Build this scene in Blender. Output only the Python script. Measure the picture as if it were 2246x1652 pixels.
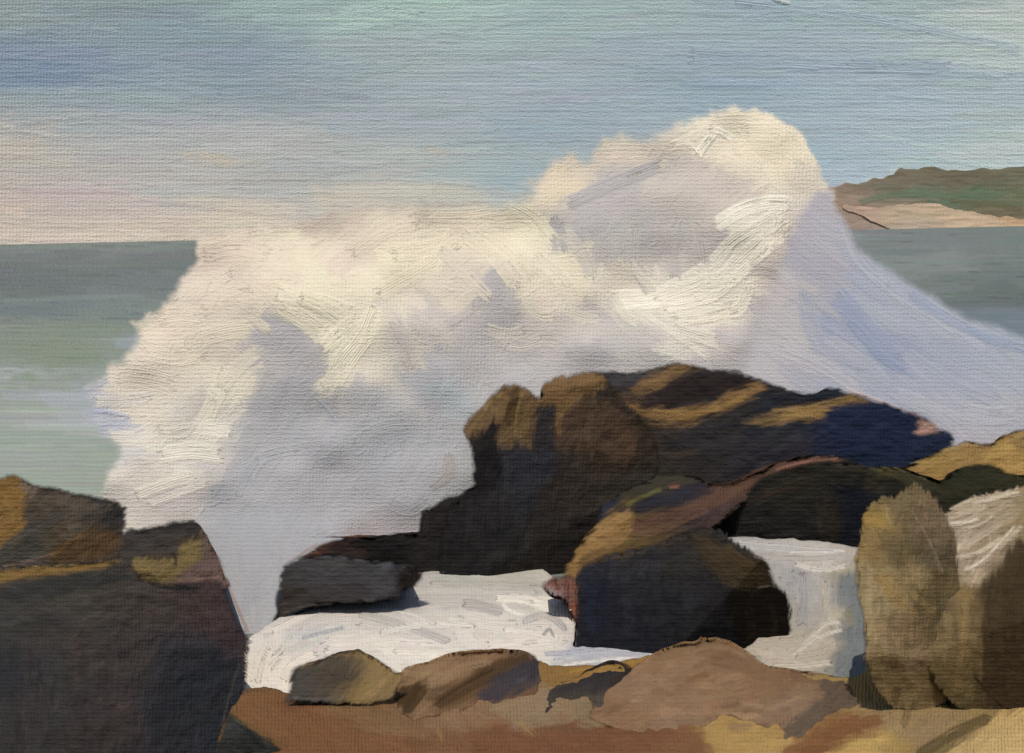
import bpy, math
import numpy as np
from mathutils import Matrix, Vector

for o in list(bpy.data.objects):
    bpy.data.objects.remove(o)
SC = bpy.context.scene

# ------------------------------------------------------------------ camera
FPX, PPX, PPY, ROLL, EYE = 1100.0, 512.0, 231.6, math.atan(0.02226), 4.0
CR, SR = math.cos(ROLL), math.sin(ROLL)
cam_data = bpy.data.cameras.new('camera')
cam_data.sensor_width = 36.0
cam_data.lens = 36.0 * FPX / 1024.0
cam_data.shift_y = -(376.5 - PPY) / 1024.0
cam_data.clip_start = 0.1
cam_data.clip_end = 9000
cam = bpy.data.objects.new('camera', cam_data)
SC.collection.objects.link(cam)
cam.matrix_world = Matrix(((CR, SR, 0, 0), (0, 0, -1, 0), (-SR, CR, 0, EYE), (0, 0, 0, 1)))
SC.camera = cam

# ------------------------------------------------------------------ light
SUN_EL, SUN_AZ = math.radians(57), math.radians(-170)      # sun high, behind the viewer's left shoulder
world = bpy.data.worlds.new('World')
SC.world = world
world.use_nodes = True
wn = world.node_tree
sky_tex = wn.nodes.new('ShaderNodeTexSky')
sky_tex.sky_type = 'NISHITA'
sky_tex.sun_disc = False
sky_tex.sun_elevation = SUN_EL
sky_tex.sun_rotation = SUN_AZ
bg = wn.nodes['Background']
bg.inputs['Strength'].default_value = 0.13
wn.links.new(sky_tex.outputs['Color'], bg.inputs['Color'])
sun_data = bpy.data.lights.new('sun', 'SUN')
sun_data.energy = 4.2
sun_data.angle = math.radians(0.5)
sun_data.color = (1.0, 0.95, 0.87)
sun = bpy.data.objects.new('sun', sun_data)
SC.collection.objects.link(sun)
sd_ = Vector((math.sin(SUN_AZ) * math.cos(SUN_EL), math.cos(SUN_AZ) * math.cos(SUN_EL), math.sin(SUN_EL)))
sun.rotation_euler = sd_.to_track_quat('Z', 'Y').to_euler()
sun.location = (-30, -60, 80)
SC.view_settings.view_transform = 'Standard'
SC.view_settings.look = 'None'
SC.view_settings.exposure = 0.0
SC.view_settings.gamma = 1.0
SC.view_settings.use_curve_mapping = False
SC.cycles.transparent_max_bounces = 16
SC.cycles.max_bounces = 5

# ------------------------------------------------------------------ helpers
K = 1024.0 / 2246.0
rng = np.random.default_rng(7)
T1 = rng.random(8192)
T2 = rng.random((256, 256))


def n1(x):
    x = np.mod(x, 8191.0)
    i = x.astype(int)
    f = x - i
    f = f * f * (3 - 2 * f)
    return T1[i] * (1 - f) + T1[(i + 1) % 8192] * f


def n2(x, y):
    xi = np.floor(x).astype(int)
    yi = np.floor(y).astype(int)
    fx = x - xi
    fy = y - yi
    fx = fx * fx * (3 - 2 * fx)
    fy = fy * fy * (3 - 2 * fy)
    a = T2[yi & 255, xi & 255]
    b = T2[yi & 255, (xi + 1) & 255]
    c = T2[(yi + 1) & 255, xi & 255]
    d = T2[(yi + 1) & 255, (xi + 1) & 255]
    return (a * (1 - fx) + b * fx) * (1 - fy) + (c * (1 - fx) + d * fx) * fy


def fbm(x, y, o=3):
    s = 0
    a = 0.5
    t = 0
    for k in range(o):
        s = s + a * n2(x * 2 ** k + 17 * k, y * 2 ** k + 31 * k)
        t += a
        a *= 0.5
    return s / t


GRADE = None


def lin(h):
    if not isinstance(h, str):
        return np.array(h, float)
    c = np.array([int(h[i:i + 2], 16) for i in (0, 2, 4)]) / 255.0
    if GRADE is not None:
        g = c.mean()
        c = np.clip((g + (c - g) * GRADE[0]) * GRADE[1] + np.array(GRADE[2]), 0, 1)
    return np.where(c <= 0.04045, c / 12.92, ((c + 0.055) / 1.055) ** 2.4)


def smooth(x):
    x = np.clip(x, 0, 1)
    return x * x * (3 - 2 * x)


def ray(px, py):
    """Direction (a, 1, b) of the line of sight through a place of the view."""
    u = (px - PPX) / FPX
    v = -(py - PPY) / FPX
    return u * CR + v * SR, v * CR - u * SR


def curve(pts, closed=True, n=6, tension=0.5):
    """Catmull-Rom through the points (given in units of the 2246 wide view)."""
    p = np.array(pts, float) * K
    m = len(p)
    out = []
    rngk = range(m) if closed else range(m - 1)
    for i in rngk:
        if closed:
            p0, p1, p2, p3 = p[i - 1], p[i], p[(i + 1) % m], p[(i + 2) % m]
        else:
            p0, p1, p2, p3 = p[max(i - 1, 0)], p[i], p[i + 1], p[min(i + 2, m - 1)]
        for t in np.arange(n) / n:
            q = p1 + 0.5 * t * ((p2 - p0) + t * ((2 * p0 - 5 * p1 + 4 * p2 - p3) + t * (3 * p1 - p0 - 3 * p2 + p3)))
            s = p1 + (p2 - p1) * t
            out.append(q * tension * 2 + s * (1 - tension * 2) if tension < 0.5 else q)
    if not closed:
        out.append(p[-1])
    return np.array(out)


def poly_sd(X, Y, poly):
    """Signed distance to a polygon (positive inside) and the closest outline point."""
    shp = X.shape
    x = X.ravel()
    y = Y.ravel()
    best = np.full(x.shape, 1e18)
    cx = np.zeros_like(x)
    cy = np.zeros_like(x)
    ins = np.zeros(x.shape, bool)
    n = len(poly)
    for i in range(n):
        ax, ay = poly[i]
        bx, by = poly[(i + 1) % n]
        dx, dy = bx - ax, by - ay
        l2 = dx * dx + dy * dy + 1e-12
        t = np.clip(((x - ax) * dx + (y - ay) * dy) / l2, 0, 1)
        qx = ax + t * dx
        qy = ay + t * dy
        d = (x - qx) ** 2 + (y - qy) ** 2
        m = d < best
        best = np.where(m, d, best)
        cx = np.where(m, qx, cx)
        cy = np.where(m, qy, cy)
        if ay != by:
            c = ((ay > y) != (by > y)) & (x < dx * (y - ay) / dy + ax)
            ins ^= c
    sd = np.sqrt(best) * np.where(ins, 1, -1)
    return sd.reshape(shp), cx.reshape(shp), cy.reshape(shp)


class Canvas:
    """Colour, grain direction and relief of one surface, laid down stroke by stroke."""

    def __init__(self, xs, ys, base, seed=1):
        self.xs, self.ys = xs, ys
        self.X, self.Y = np.meshgrid(xs, ys)
        self.col = np.zeros(self.X.shape + (3,)) + lin(base)
        self.hgt = np.zeros(self.X.shape)
        self.bu = self.X.copy()
        self.bv = self.Y.copy()
        self.amp = np.full(self.X.shape, 0.25)
        self.ang = np.zeros(self.X.shape)
        self.rng = np.random.default_rng(seed)
        self.mask = None

    def points(self, pts, sx=60, sy=40, p=2.0, op=1.0):
        num = 0
        den = 0
        wob = (fbm(self.X / 25, self.Y / 25) - 0.5) * 26
        wob2 = (fbm(self.X / 25 + 50, self.Y / 25 + 9) - 0.5) * 26
        for x, y, c in pts:
            d = ((self.X + wob - x * K) / sx) ** 2 + ((self.Y + wob2 - y * K) / sy) ** 2
            w = 1.0 / (d + 0.02) ** p
            num = num + w[..., None] * lin(c)
            den = den + w
        self.col = self.col * (1 - op) + op * num / den[..., None]

    def patch(self, pts, color, ang=None, soft=2.0, rough=3.0, op=1.0, n=5):
        poly = curve(pts, n=n)
        lo = poly.min(0) - 12
        hi = poly.max(0) + 12
        i0, i1 = np.searchsorted(self.xs, [lo[0], hi[0]])
        j0, j1 = np.searchsorted(self.ys, [lo[1], hi[1]])
        if i1 <= i0 or j1 <= j0:
            return
        s = (slice(j0, j1), slice(i0, i1))
        X, Y = self.X[s], self.Y[s]
        sd, _, _ = poly_sd(X, Y, poly)
        a = 0.0 if ang is None else math.radians(ang)
        u = X * math.cos(a) - Y * math.sin(a)
        v = X * math.sin(a) + Y * math.cos(a)
        sd = sd + rough * (n2(u / 14 + 3.3, v / 2.2) - 0.5) * 2
        m = smooth(sd / soft * 0.5 + 0.5) * op
        tone = 1 + 0.10 * (n2(u / 30, v / 1.8) - 0.5)
        self.col[s] = self.col[s] * (1 - m[..., None]) + m[..., None] * lin(color) * tone[..., None]
        if ang is not None:
            self.ang[s] = np.where(m > 0.5, math.radians(ang), self.ang[s])

    def dirs(self, pts, s=60):
        """Grain direction field: (x, y, degrees)."""
        c = 0
        d = 0
        for x, y, a in pts:
            w = 1.0 / ((((self.X - x * K) ** 2 + (self.Y - y * K) ** 2) / s ** 2) + 0.05) ** 2
            c = c + w * math.cos(2 * math.radians(a))
            d = d + w * math.sin(2 * math.radians(a))
        self.ang = np.arctan2(d, c) / 2

    def _stroke(self, P, width, color, op, h, dry, jit, amp):
        lo = P.min(0) - width * 0.6 - 2
        hi = P.max(0) + width * 0.6 + 2
        i0, i1 = np.searchsorted(self.xs, [lo[0], hi[0]])
        j0, j1 = np.searchsorted(self.ys, [lo[1], hi[1]])
        if i1 - i0 < 2 or j1 - j0 < 2:
            return
        s = (slice(j0, j1), slice(i0, i1))
        X, Y = self.X[s], self.Y[s]
        best = np.full(X.shape, 1e18)
        U = np.zeros(X.shape)
        V = np.zeros(X.shape)
        L = 0.0
        n = len(P) - 1
        for k in range(n):
            ax, ay = P[k]
            dx, dy = P[k + 1] - P[k]
            l = math.hypot(dx, dy) + 1e-9
            dx /= l
            dy /= l
            u = (X - ax) * dx + (Y - ay) * dy
            v = (Y - ay) * dx - (X - ax) * dy
            uc = np.clip(u, 0 if k > 0 else -1e9, l if k < n - 1 else 1e9)
            d = np.maximum(np.maximum(-u, u - l), 0) ** 2 + v * v
            m = d < best
            best = np.where(m, d, best)
            U = np.where(m, L + uc, U)
            V = np.where(m, v, V)
            L += l
        sdn = self.rng.random() * 4000
        hw = width / 2
        hwv = hw * (1 - 0.12 * n1(U / 9 + sdn))
        m = smooth((hwv - np.abs(V)) / 1.3 + 0.3)
        rag = min(width * 0.55, L * 0.3)
        m = m * smooth((U - rag * n1(V * 0.9 + sdn)) / 2.0 + .4) * smooth((L - U - rag * 1.3 * n1(V * 0.9 + sdn + 99)) / 3.0 + .4)
        if dry > 0:
            gap = n2(V * 0.55 + sdn, U / 22 + sdn)
            m = m * (1 - smooth((gap - (1 - dry)) * 4) * (0.35 + 0.65 * smooth(U / max(L, 1))))
        tone = 1 + jit * (n1(V * 0.6 + sdn) - 0.5) * 2
        mo = (m * op)
        self.col[s] = self.col[s] * (1 - mo[..., None]) + mo[..., None] * (lin(color) * tone[..., None])
        hh = h * (0.45 + 0.75 * n1(V * 0.42 + sdn)) + h * 0.6 * np.exp(-((np.abs(V) - hw + 1.3) / 1.0) ** 2)
        self.hgt[s] = self.hgt[s] * (1 - m) + m * (self.hgt[s] * 0.45 + hh)
        k = m > 0.45
        edge = smooth((hwv - np.abs(V)) / 3.0) * smooth((m - 0.6) * 3)
        ring = (np.abs(V) < hw + 2.5) & (U > -2.5) & (U < L + 2.5) & ~k
        self.amp[s] = np.where(ring, self.amp[s] * 0.25, self.amp[s])
        self.bu[s] = np.where(k, U + sdn, self.bu[s])
        self.bv[s] = np.where(k, V + sdn, self.bv[s])
        self.amp[s] = np.where(k, amp * edge, self.amp[s])

    def stroke(self, pts, width, color, op=0.9, h=0.35, dry=0.3, jit=0.06, amp=0.6):
        P = curve(pts, closed=False, n=4) if len(pts) > 2 else np.array(pts, float) * K
        self._stroke(P, width * K, color, op, h, dry, jit, amp)

    def auto(self, cover=1.2, length=(18, 40), width=(5, 9), jit=0.04, op=0.75, h=0.18, box=None, angjit=10, dry=0.25, amp=0.35, hue=0.02, bend=0.2, where=None):
        tgt = self.col.copy()
        x0, x1, y0, y1 = box if box else (self.xs[0], self.xs[-1], self.ys[0], self.ys[-1])
        lm, wm = sum(length) / 2, sum(width) / 2
        n = int(cover * (x1 - x0) * (y1 - y0) / (lm * wm))
        R = self.rng
        for _ in range(n):
            x = R.uniform(x0, x1)
            y = R.uniform(y0, y1)
            i = min(np.searchsorted(self.xs, x), len(self.xs) - 1)
            j = min(np.searchsorted(self.ys, y), len(self.ys) - 1)
            if self.mask is not None and not self.mask[j, i]:
                continue
            if where is not None and not where(x / K, y / K):
                continue
            a = self.ang[j, i] + math.radians(R.normal(0, angjit))
            l = R.uniform(*length)
            w = R.uniform(*width)
            c = tgt[j, i] * (1 + R.normal(0, jit)) * (1 + R.normal(0, hue, 3))
            dx, dy = math.cos(a) * l / 2, -math.sin(a) * l / 2
            b = R.normal(0, bend) * l * 0.5
            mx, my = x - dy / l * b, y + dx / l * b
            P = np.array([(x - dx, y - dy), (mx - dx * .3, my - dy * .3), (mx + dx * .3, my + dy * .3), (x + dx, y + dy)])
            self._stroke(P, w, np.clip(c, 0.003, 0.95), op, h, dry, jit * 0.8, amp)


# ------------------------------------------------------------------ material
def paint_material(name, rough=0.55, spec=0.35, alpha=False, weave=1.0, bristle=1.0, beads=1.0, row_shade=0.03):
    m = bpy.data.materials.new(name)
    m.use_nodes = True
    nt = m.node_tree
    N, L = nt.nodes, nt.links
    N.clear()

    def nd(t, **kw):
        n = N.new(t)
        for k, v in kw.items():
            setattr(n, k, v)
        return n

    def math_(op, a, b=None, c=None):
        n = nd('ShaderNodeMath', operation=op)
        for i, v in enumerate((a, b, c)):
            if v is None:
                continue
            if isinstance(v, (int, float)):
                n.inputs[i].default_value = v
            else:
                L.new(v, n.inputs[i])
        return n.outputs[0]

    out = nd('ShaderNodeOutputMaterial')
    bs = nd('ShaderNodeBsdfPrincipled')
    bs.inputs['Roughness'].default_value = rough
    bs.inputs['Specular IOR Level'].default_value = spec
    at = lambda s: nd('ShaderNodeAttribute', attribute_name=s)
    col, grain, stroke, rel = at('tint'), at('grain'), at('stroke'), at('relief')
    sep = nd('ShaderNodeSeparateXYZ')
    L.new(grain.outputs['Vector'], sep.inputs[0])
    # cloth-like weave of fine ridges
    nz = nd('ShaderNodeTexNoise')
    nz.inputs['Scale'].default_value = 0.045
    nz.inputs['Detail'].default_value = 3
    L.new(grain.outputs['Vector'], nz.inputs['Vector'])
    ns = nd('ShaderNodeSeparateColor')
    L.new(nz.outputs['Color'], ns.inputs[0])
    mp = nd('ShaderNodeMapping')
    mp.inputs['Scale'].default_value = (0.22, 0.40, 1)
    L.new(grain.outputs['Vector'], mp.inputs[0])
    nf = nd('ShaderNodeTexNoise')
    nf.inputs['Scale'].default_value = 1.0
    nf.inputs['Detail'].default_value = 2
    L.new(mp.outputs[0], nf.inputs['Vector'])
    ph = math_('MULTIPLY', ns.outputs[0], 5.0)
    ph2 = math_('MULTIPLY', nf.outputs['Fac'], 1.9)
    rows = math_('SINE', math_('ADD', math_('ADD', math_('MULTIPLY', sep.outputs[1], 2 * math.pi / 4.3), ph), ph2))
    cols = math_('SINE', math_('ADD', math_('MULTIPLY', sep.outputs[0], 2 * math.pi / 3.5), math_('MULTIPLY', ns.outputs[1], 12.0)))
    bead = math_('ADD', math_('MULTIPLY', cols, 0.32 * beads), 0.9)
    mp3 = nd('ShaderNodeMapping')
    mp3.inputs['Scale'].default_value = (0.30, 0.62, 1)
    L.new(grain.outputs['Vector'], mp3.inputs[0])
    nf3 = nd('ShaderNodeTexNoise')
    nf3.inputs['Scale'].default_value = 1.0
    nf3.inputs['Detail'].default_value = 3
    nf3.inputs['Roughness'].default_value = 0.65
    L.new(mp3.outputs[0], nf3.inputs['Vector'])
    weave_h = math_('ADD', math_('MULTIPLY', math_('MULTIPLY', rows, bead), math_('MULTIPLY', math_('POWER', nf3.outputs['Fac'], 1.5), 0.21 * weave)), math_('MULTIPLY', cols, 0.085 * weave * beads))
    weave_h = math_('ADD', weave_h, math_('MULTIPLY', nf3.outputs['Fac'], 0.75 * weave * (0.4 + 0.6 * beads)))
    # bristle furrows along each stroke
    mp2 = nd('ShaderNodeMapping')
    mp2.inputs['Scale'].default_value = (0.03, 0.62, 1)
    L.new(stroke.outputs['Vector'], mp2.inputs[0])
    nb = nd('ShaderNodeTexNoise')
    nb.inputs['Scale'].default_value = 1.0
    nb.inputs['Detail'].default_value = 3
    nb.inputs['Roughness'].default_value = 0.6
    L.new(mp2.outputs[0], nb.inputs['Vector'])
    ssep = nd('ShaderNodeSeparateXYZ')
    L.new(stroke.outputs['Vector'], ssep.inputs[0])
    comb = math_('SINE', math_('ADD', math_('MULTIPLY', ssep.outputs[1], 2 * math.pi / 2.5), math_('MULTIPLY', nb.outputs['Fac'], 9.0)))
    furrow = math_('ADD', math_('MULTIPLY', nb.outputs['Fac'], 0.9), math_('MULTIPLY', comb, 0.14))
    br_h = math_('MULTIPLY', math_('MULTIPLY', furrow, ssep.outputs[2]), 1.0 * bristle)
    # thick strokes hide the weave
    hide = math_('SUBTRACT', 1.0, math_('MULTIPLY', ssep.outputs[2], 0.55))
    h = math_('ADD', math_('MULTIPLY', weave_h, hide), br_h)
    h = math_('MULTIPLY', h, rel.outputs['Fac'])
    bp = nd('ShaderNodeBump')
    bp.inputs['Strength'].default_value = 1.0
    bp.inputs['Distance'].default_value = 1.0
    L.new(h, bp.inputs['Height'])
    L.new(bp.outputs[0], bs.inputs['Normal'])
    # colour with slight pigment grain and painted-in shading of the weave rows
    mx = nd('ShaderNodeMix', data_type='RGBA', blend_type='MULTIPLY')
    mx.inputs['Factor'].default_value = 1.0
    v1 = math_('ADD', math_('MULTIPLY', nb.outputs['Fac'], 0.16), 0.92)
    v2 = math_('MULTIPLY', v1, math_('ADD', math_('MULTIPLY', rows, row_shade), 1.0))
    cmb = nd('ShaderNodeCombineColor')
    for i in range(3):
        L.new(v2, cmb.inputs[i])
    L.new(col.outputs['Color'], mx.inputs['A'])
    L.new(cmb.outputs[0], mx.inputs['B'])
    L.new(mx.outputs['Result'], bs.inputs['Base Color'])
    if alpha:
        al = at('cover')
        tr = nd('ShaderNodeBsdfTransparent')
        ms = nd('ShaderNodeMixShader')
        # thin spray breaks up between the ridges
        a2 = math_('ADD', al.outputs['Fac'], math_('MULTIPLY', math_('SUBTRACT', nb.outputs['Fac'], 0.5), math_('MULTIPLY', math_('MULTIPLY', al.outputs['Fac'], math_('SUBTRACT', 1.0, al.outputs['Fac'])), 3.5)))
        a3 = nd('ShaderNodeClamp')
        L.new(a2, a3.inputs[0])
        L.new(a3.outputs[0], ms.inputs[0])
        L.new(tr.outputs[0], ms.inputs[1])
        L.new(bs.outputs[0], ms.inputs[2])
        L.new(ms.outputs[0], out.inputs[0])
    else:
        L.new(bs.outputs[0], out.inputs[0])
    return m


M_SKY = paint_material('sky_air', rough=0.8, spec=0.1, weave=0.95)
M_SEA = paint_material('sea_water', rough=0.6, spec=0.15, beads=0, row_shade=0.07, bristle=.3)
M_FOAM = paint_material('sea_foam', rough=0.6, spec=0.1, weave=1.6, bristle=1.3)
M_GROUND = paint_material('ground_rock', rough=0.75, spec=0.03, weave=3.4, bristle=1.8)
M_STONE = paint_material('ledge_stone', rough=0.75, spec=0.03, weave=3.0, bristle=1.8, alpha=True)
M_SPRAY = paint_material('sea_spray', rough=0.7, spec=0.1, alpha=True, weave=1.5, bristle=1.3)
M_VEIL = paint_material('falling_spray', rough=0.7, spec=0.1, alpha=True, weave=1.1, bristle=.8)
M_ROCK = paint_material('shore_rock', alpha=True, rough=0.75, spec=0.03, weave=1.7, bristle=0.9)
M_LAND = paint_material('far_land', rough=0.8, spec=0.1)


def link(name, me, mat, parent=None, label=None, cat=None, group=None, kind=None):
    o = bpy.data.objects.new(name, me)
    SC.collection.objects.link(o)
    if mat:
        me.materials.append(mat)
    if parent:
        o.parent = parent
        if parent.matrix_world:
            o.matrix_parent_inverse = Matrix.Translation(-Vector(parent.location))
    if label:
        o['label'] = label
    if cat:
        o['category'] = cat
    if group:
        o['group'] = group
    if kind:
        o['kind'] = kind
    return o


def sheet_mesh(name, cv, depth, keep=None, sx=None, sy=None, gain=1.0, thick=0.0, rel=None, density=None, shrink=0.85, pos=None, origin=None, ext=None, solid_sides=False):
    """Turn a canvas and its distances into solid geometry (a front of fine cells, side walls and a back)."""
    X = cv.X if sx is None else sx
    Y = cv.Y if sy is None else sy
    a, b = ray(X, Y)
    rel_a = depth / FPX if rel is None else rel
    if pos is None:
        d = depth - cv.hgt * rel_a
        W = np.stack([a * d, d, EYE + b * d], -1)
    else:
        W = pos(a, b, depth)
    h, w = X.shape
    if keep is None:
        keep = np.ones((h, w), bool)
    fm = keep[:-1, :-1] & keep[1:, :-1] & keep[:-1, 1:] & keep[1:, 1:]
    idx = np.arange(h * w).reshape(h, w)
    q = np.stack([idx[:-1, :-1], idx[1:, :-1], idx[1:, 1:], idx[:-1, 1:]], -1)[fm]
    used = np.unique(q)
    remap = np.full(h * w, -1)
    remap[used] = np.arange(len(used))
    q = remap[q]
    V = W.reshape(-1, 3)[used]
    cols = cv.col.reshape(-1, 3)[used] * gain
    gr = np.stack([X.ravel(), Y.ravel(), np.zeros(h * w)], -1)[used]
    st = np.stack([cv.bu.ravel(), cv.bv.ravel(), cv.amp.ravel()], -1)[used]
    rl = np.broadcast_to(rel_a, X.shape).ravel()[used]
    dn = None if density is None else density.ravel()[used]
    tris = []
    if thick > 0:
        e = np.concatenate([q[:, [0, 1]], q[:, [1, 2]], q[:, [2, 3]], q[:, [3, 0]]])
        key = e[:, 0].astype(np.int64) * (len(V) + 1) + e[:, 1]
        rkey = e[:, 1].astype(np.int64) * (len(V) + 1) + e[:, 0]
        be = e[~np.isin(key, rkey)]
        bv_ = np.unique(be)
        n0 = len(V)
        c = V[bv_].mean(0)
        if ext is None:
            ext = ((c - np.array([0, 0, EYE])) / c[1])
        ext = np.array(ext, float)
        rings = [bv_]
        newV = [V]
        extra = [bv_]
        base = n0
        prev = dict(zip(bv_.tolist(), bv_.tolist()))
        rad = np.median(np.linalg.norm((V[bv_] - c)[:, [0, 2]], axis=1)) + 1e-6
        s1 = max(0.8, 1 - (7.5 * c[1] / FPX) / rad) if solid_sides else 1.0
        for k, (t, s) in enumerate(((0.05 if solid_sides else 0.35, s1), (0.75, (s1 + min(shrink, s1)) / 2), (1.0, min(shrink, s1)))):
            P = V[bv_].copy()
            wob = (n1(P[:, 0] * 3.1 + P[:, 2] * 2.7 + 10 * k) - 0.5) * 0.12 * thick * (t > 0.1)
            P += (thick * t + wob)[:, None] * np.array(ext)
            P[:, 0] = c[0] + (P[:, 0] - c[0]) * s
            P[:, 2] = c[2] + (P[:, 2] - c[2]) * s
            newV.append(P)
            cur = dict(zip(bv_.tolist(), range(base, base + len(bv_))))
            ids_a = np.array([prev[i] for i in be[:, 0].tolist()])
            ids_b = np.array([prev[i] for i in be[:, 1].tolist()])
            ids_c = np.array([cur[i] for i in be[:, 1].tolist()])
            ids_d = np.array([cur[i] for i in be[:, 0].tolist()])
            q = np.concatenate([q, np.stack([ids_b, ids_a, ids_d, ids_c], -1)])
            prev = cur
            base += len(bv_)
            extra.append(bv_)
        # back cap: fan to a centre point
        cp = (c + ext * thick * 1.12)[None, :]
        newV.append(cp)
        ids_a = np.array([prev[i] for i in be[:, 0].tolist()])
        ids_b = np.array([prev[i] for i in be[:, 1].tolist()])
        tris = np.stack([ids_b, ids_a, np.full(len(be), base)], -1)
        V = np.concatenate(newV)
        src = np.concatenate([np.arange(n0), bv_, bv_, bv_, bv_[:1]])
        cols, gr, st, rl = cols[src], gr[src].copy(), st[src], rl[src]
        gr[n0:, 0] += (V[n0:, 1] - V[src[n0:], 1]) * FPX / np.maximum(V[n0:, 1], 1) * 0.7
        if dn is not None:
            dn = dn[src].copy()
            dn[n0:] = 1.0 if solid_sides else dn[n0:]
    me = bpy.data.meshes.new(name)
    nq, nt_ = len(q), len(tris)
    me.vertices.add(len(V))
    org = Vector((0, 0, 0)) if origin is None else Vector(origin)
    me.vertices.foreach_set('co', (V - np.array(org)).astype(np.float32).ravel())
    lv = q.ravel()
    if nt_:
        lv = np.concatenate([lv, tris.ravel()])
    me.loops.add(len(lv))
    me.loops.foreach_set('vertex_index', lv.astype(np.int32))
    me.polygons.add(nq + nt_)
    ls = np.concatenate([np.arange(nq) * 4, nq * 4 + np.arange(nt_) * 3]).astype(np.int32)
    me.polygons.foreach_set('loop_start', ls)
    me.polygons.foreach_set('use_smooth', np.ones(nq + nt_, bool))
    me.update(calc_edges=True)
    at = me.attributes.new('tint', 'FLOAT_COLOR', 'POINT')
    at.data.foreach_set('color', np.concatenate([np.clip(cols, 0, 0.95), np.ones((len(V), 1))], 1).astype(np.float32).ravel())
    for nm, ar in (('grain', gr), ('stroke', st)):
        at = me.attributes.new(nm, 'FLOAT_VECTOR', 'POINT')
        at.data.foreach_set('vector', ar.astype(np.float32).ravel())
    at = me.attributes.new('relief', 'FLOAT', 'POINT')
    at.data.foreach_set('value', rl.astype(np.float32))
    if dn is not None:
        at = me.attributes.new('cover', 'FLOAT', 'POINT')
        at.data.foreach_set('value', dn.astype(np.float32))
    me.validate()
    return me


def axis(lo, hi, s, lo_far=None, hi_far=None):
    a = list(np.arange(lo, hi + s, s))
    st = s
    while lo_far is not None and a[0] > lo_far:
        st *= 1.25
        a.insert(0, a[0] - st)
    st = s
    while hi_far is not None and a[-1] < hi_far:
        st *= 1.25
        a.append(a[-1] + st)
    return np.array(a)


def facets(X, Y, planes):
    """Distance to a convex body of flat faces: planes are (view x, view y, distance, normal)."""
    a, b = ray(X, Y)
    D = np.full(X.shape, -1e9)
    for (px, py, d0, n) in planes:
        a0, b0 = ray(px * K, py * K)
        nx, ny, nz = n
        num = nx * a0 * d0 + ny * d0 + nz * b0 * d0
        den = nx * a + ny + nz * b
        den = np.minimum(den, -0.12)
        D = np.maximum(D, num / den)
    return D


SHEETS = []


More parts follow.
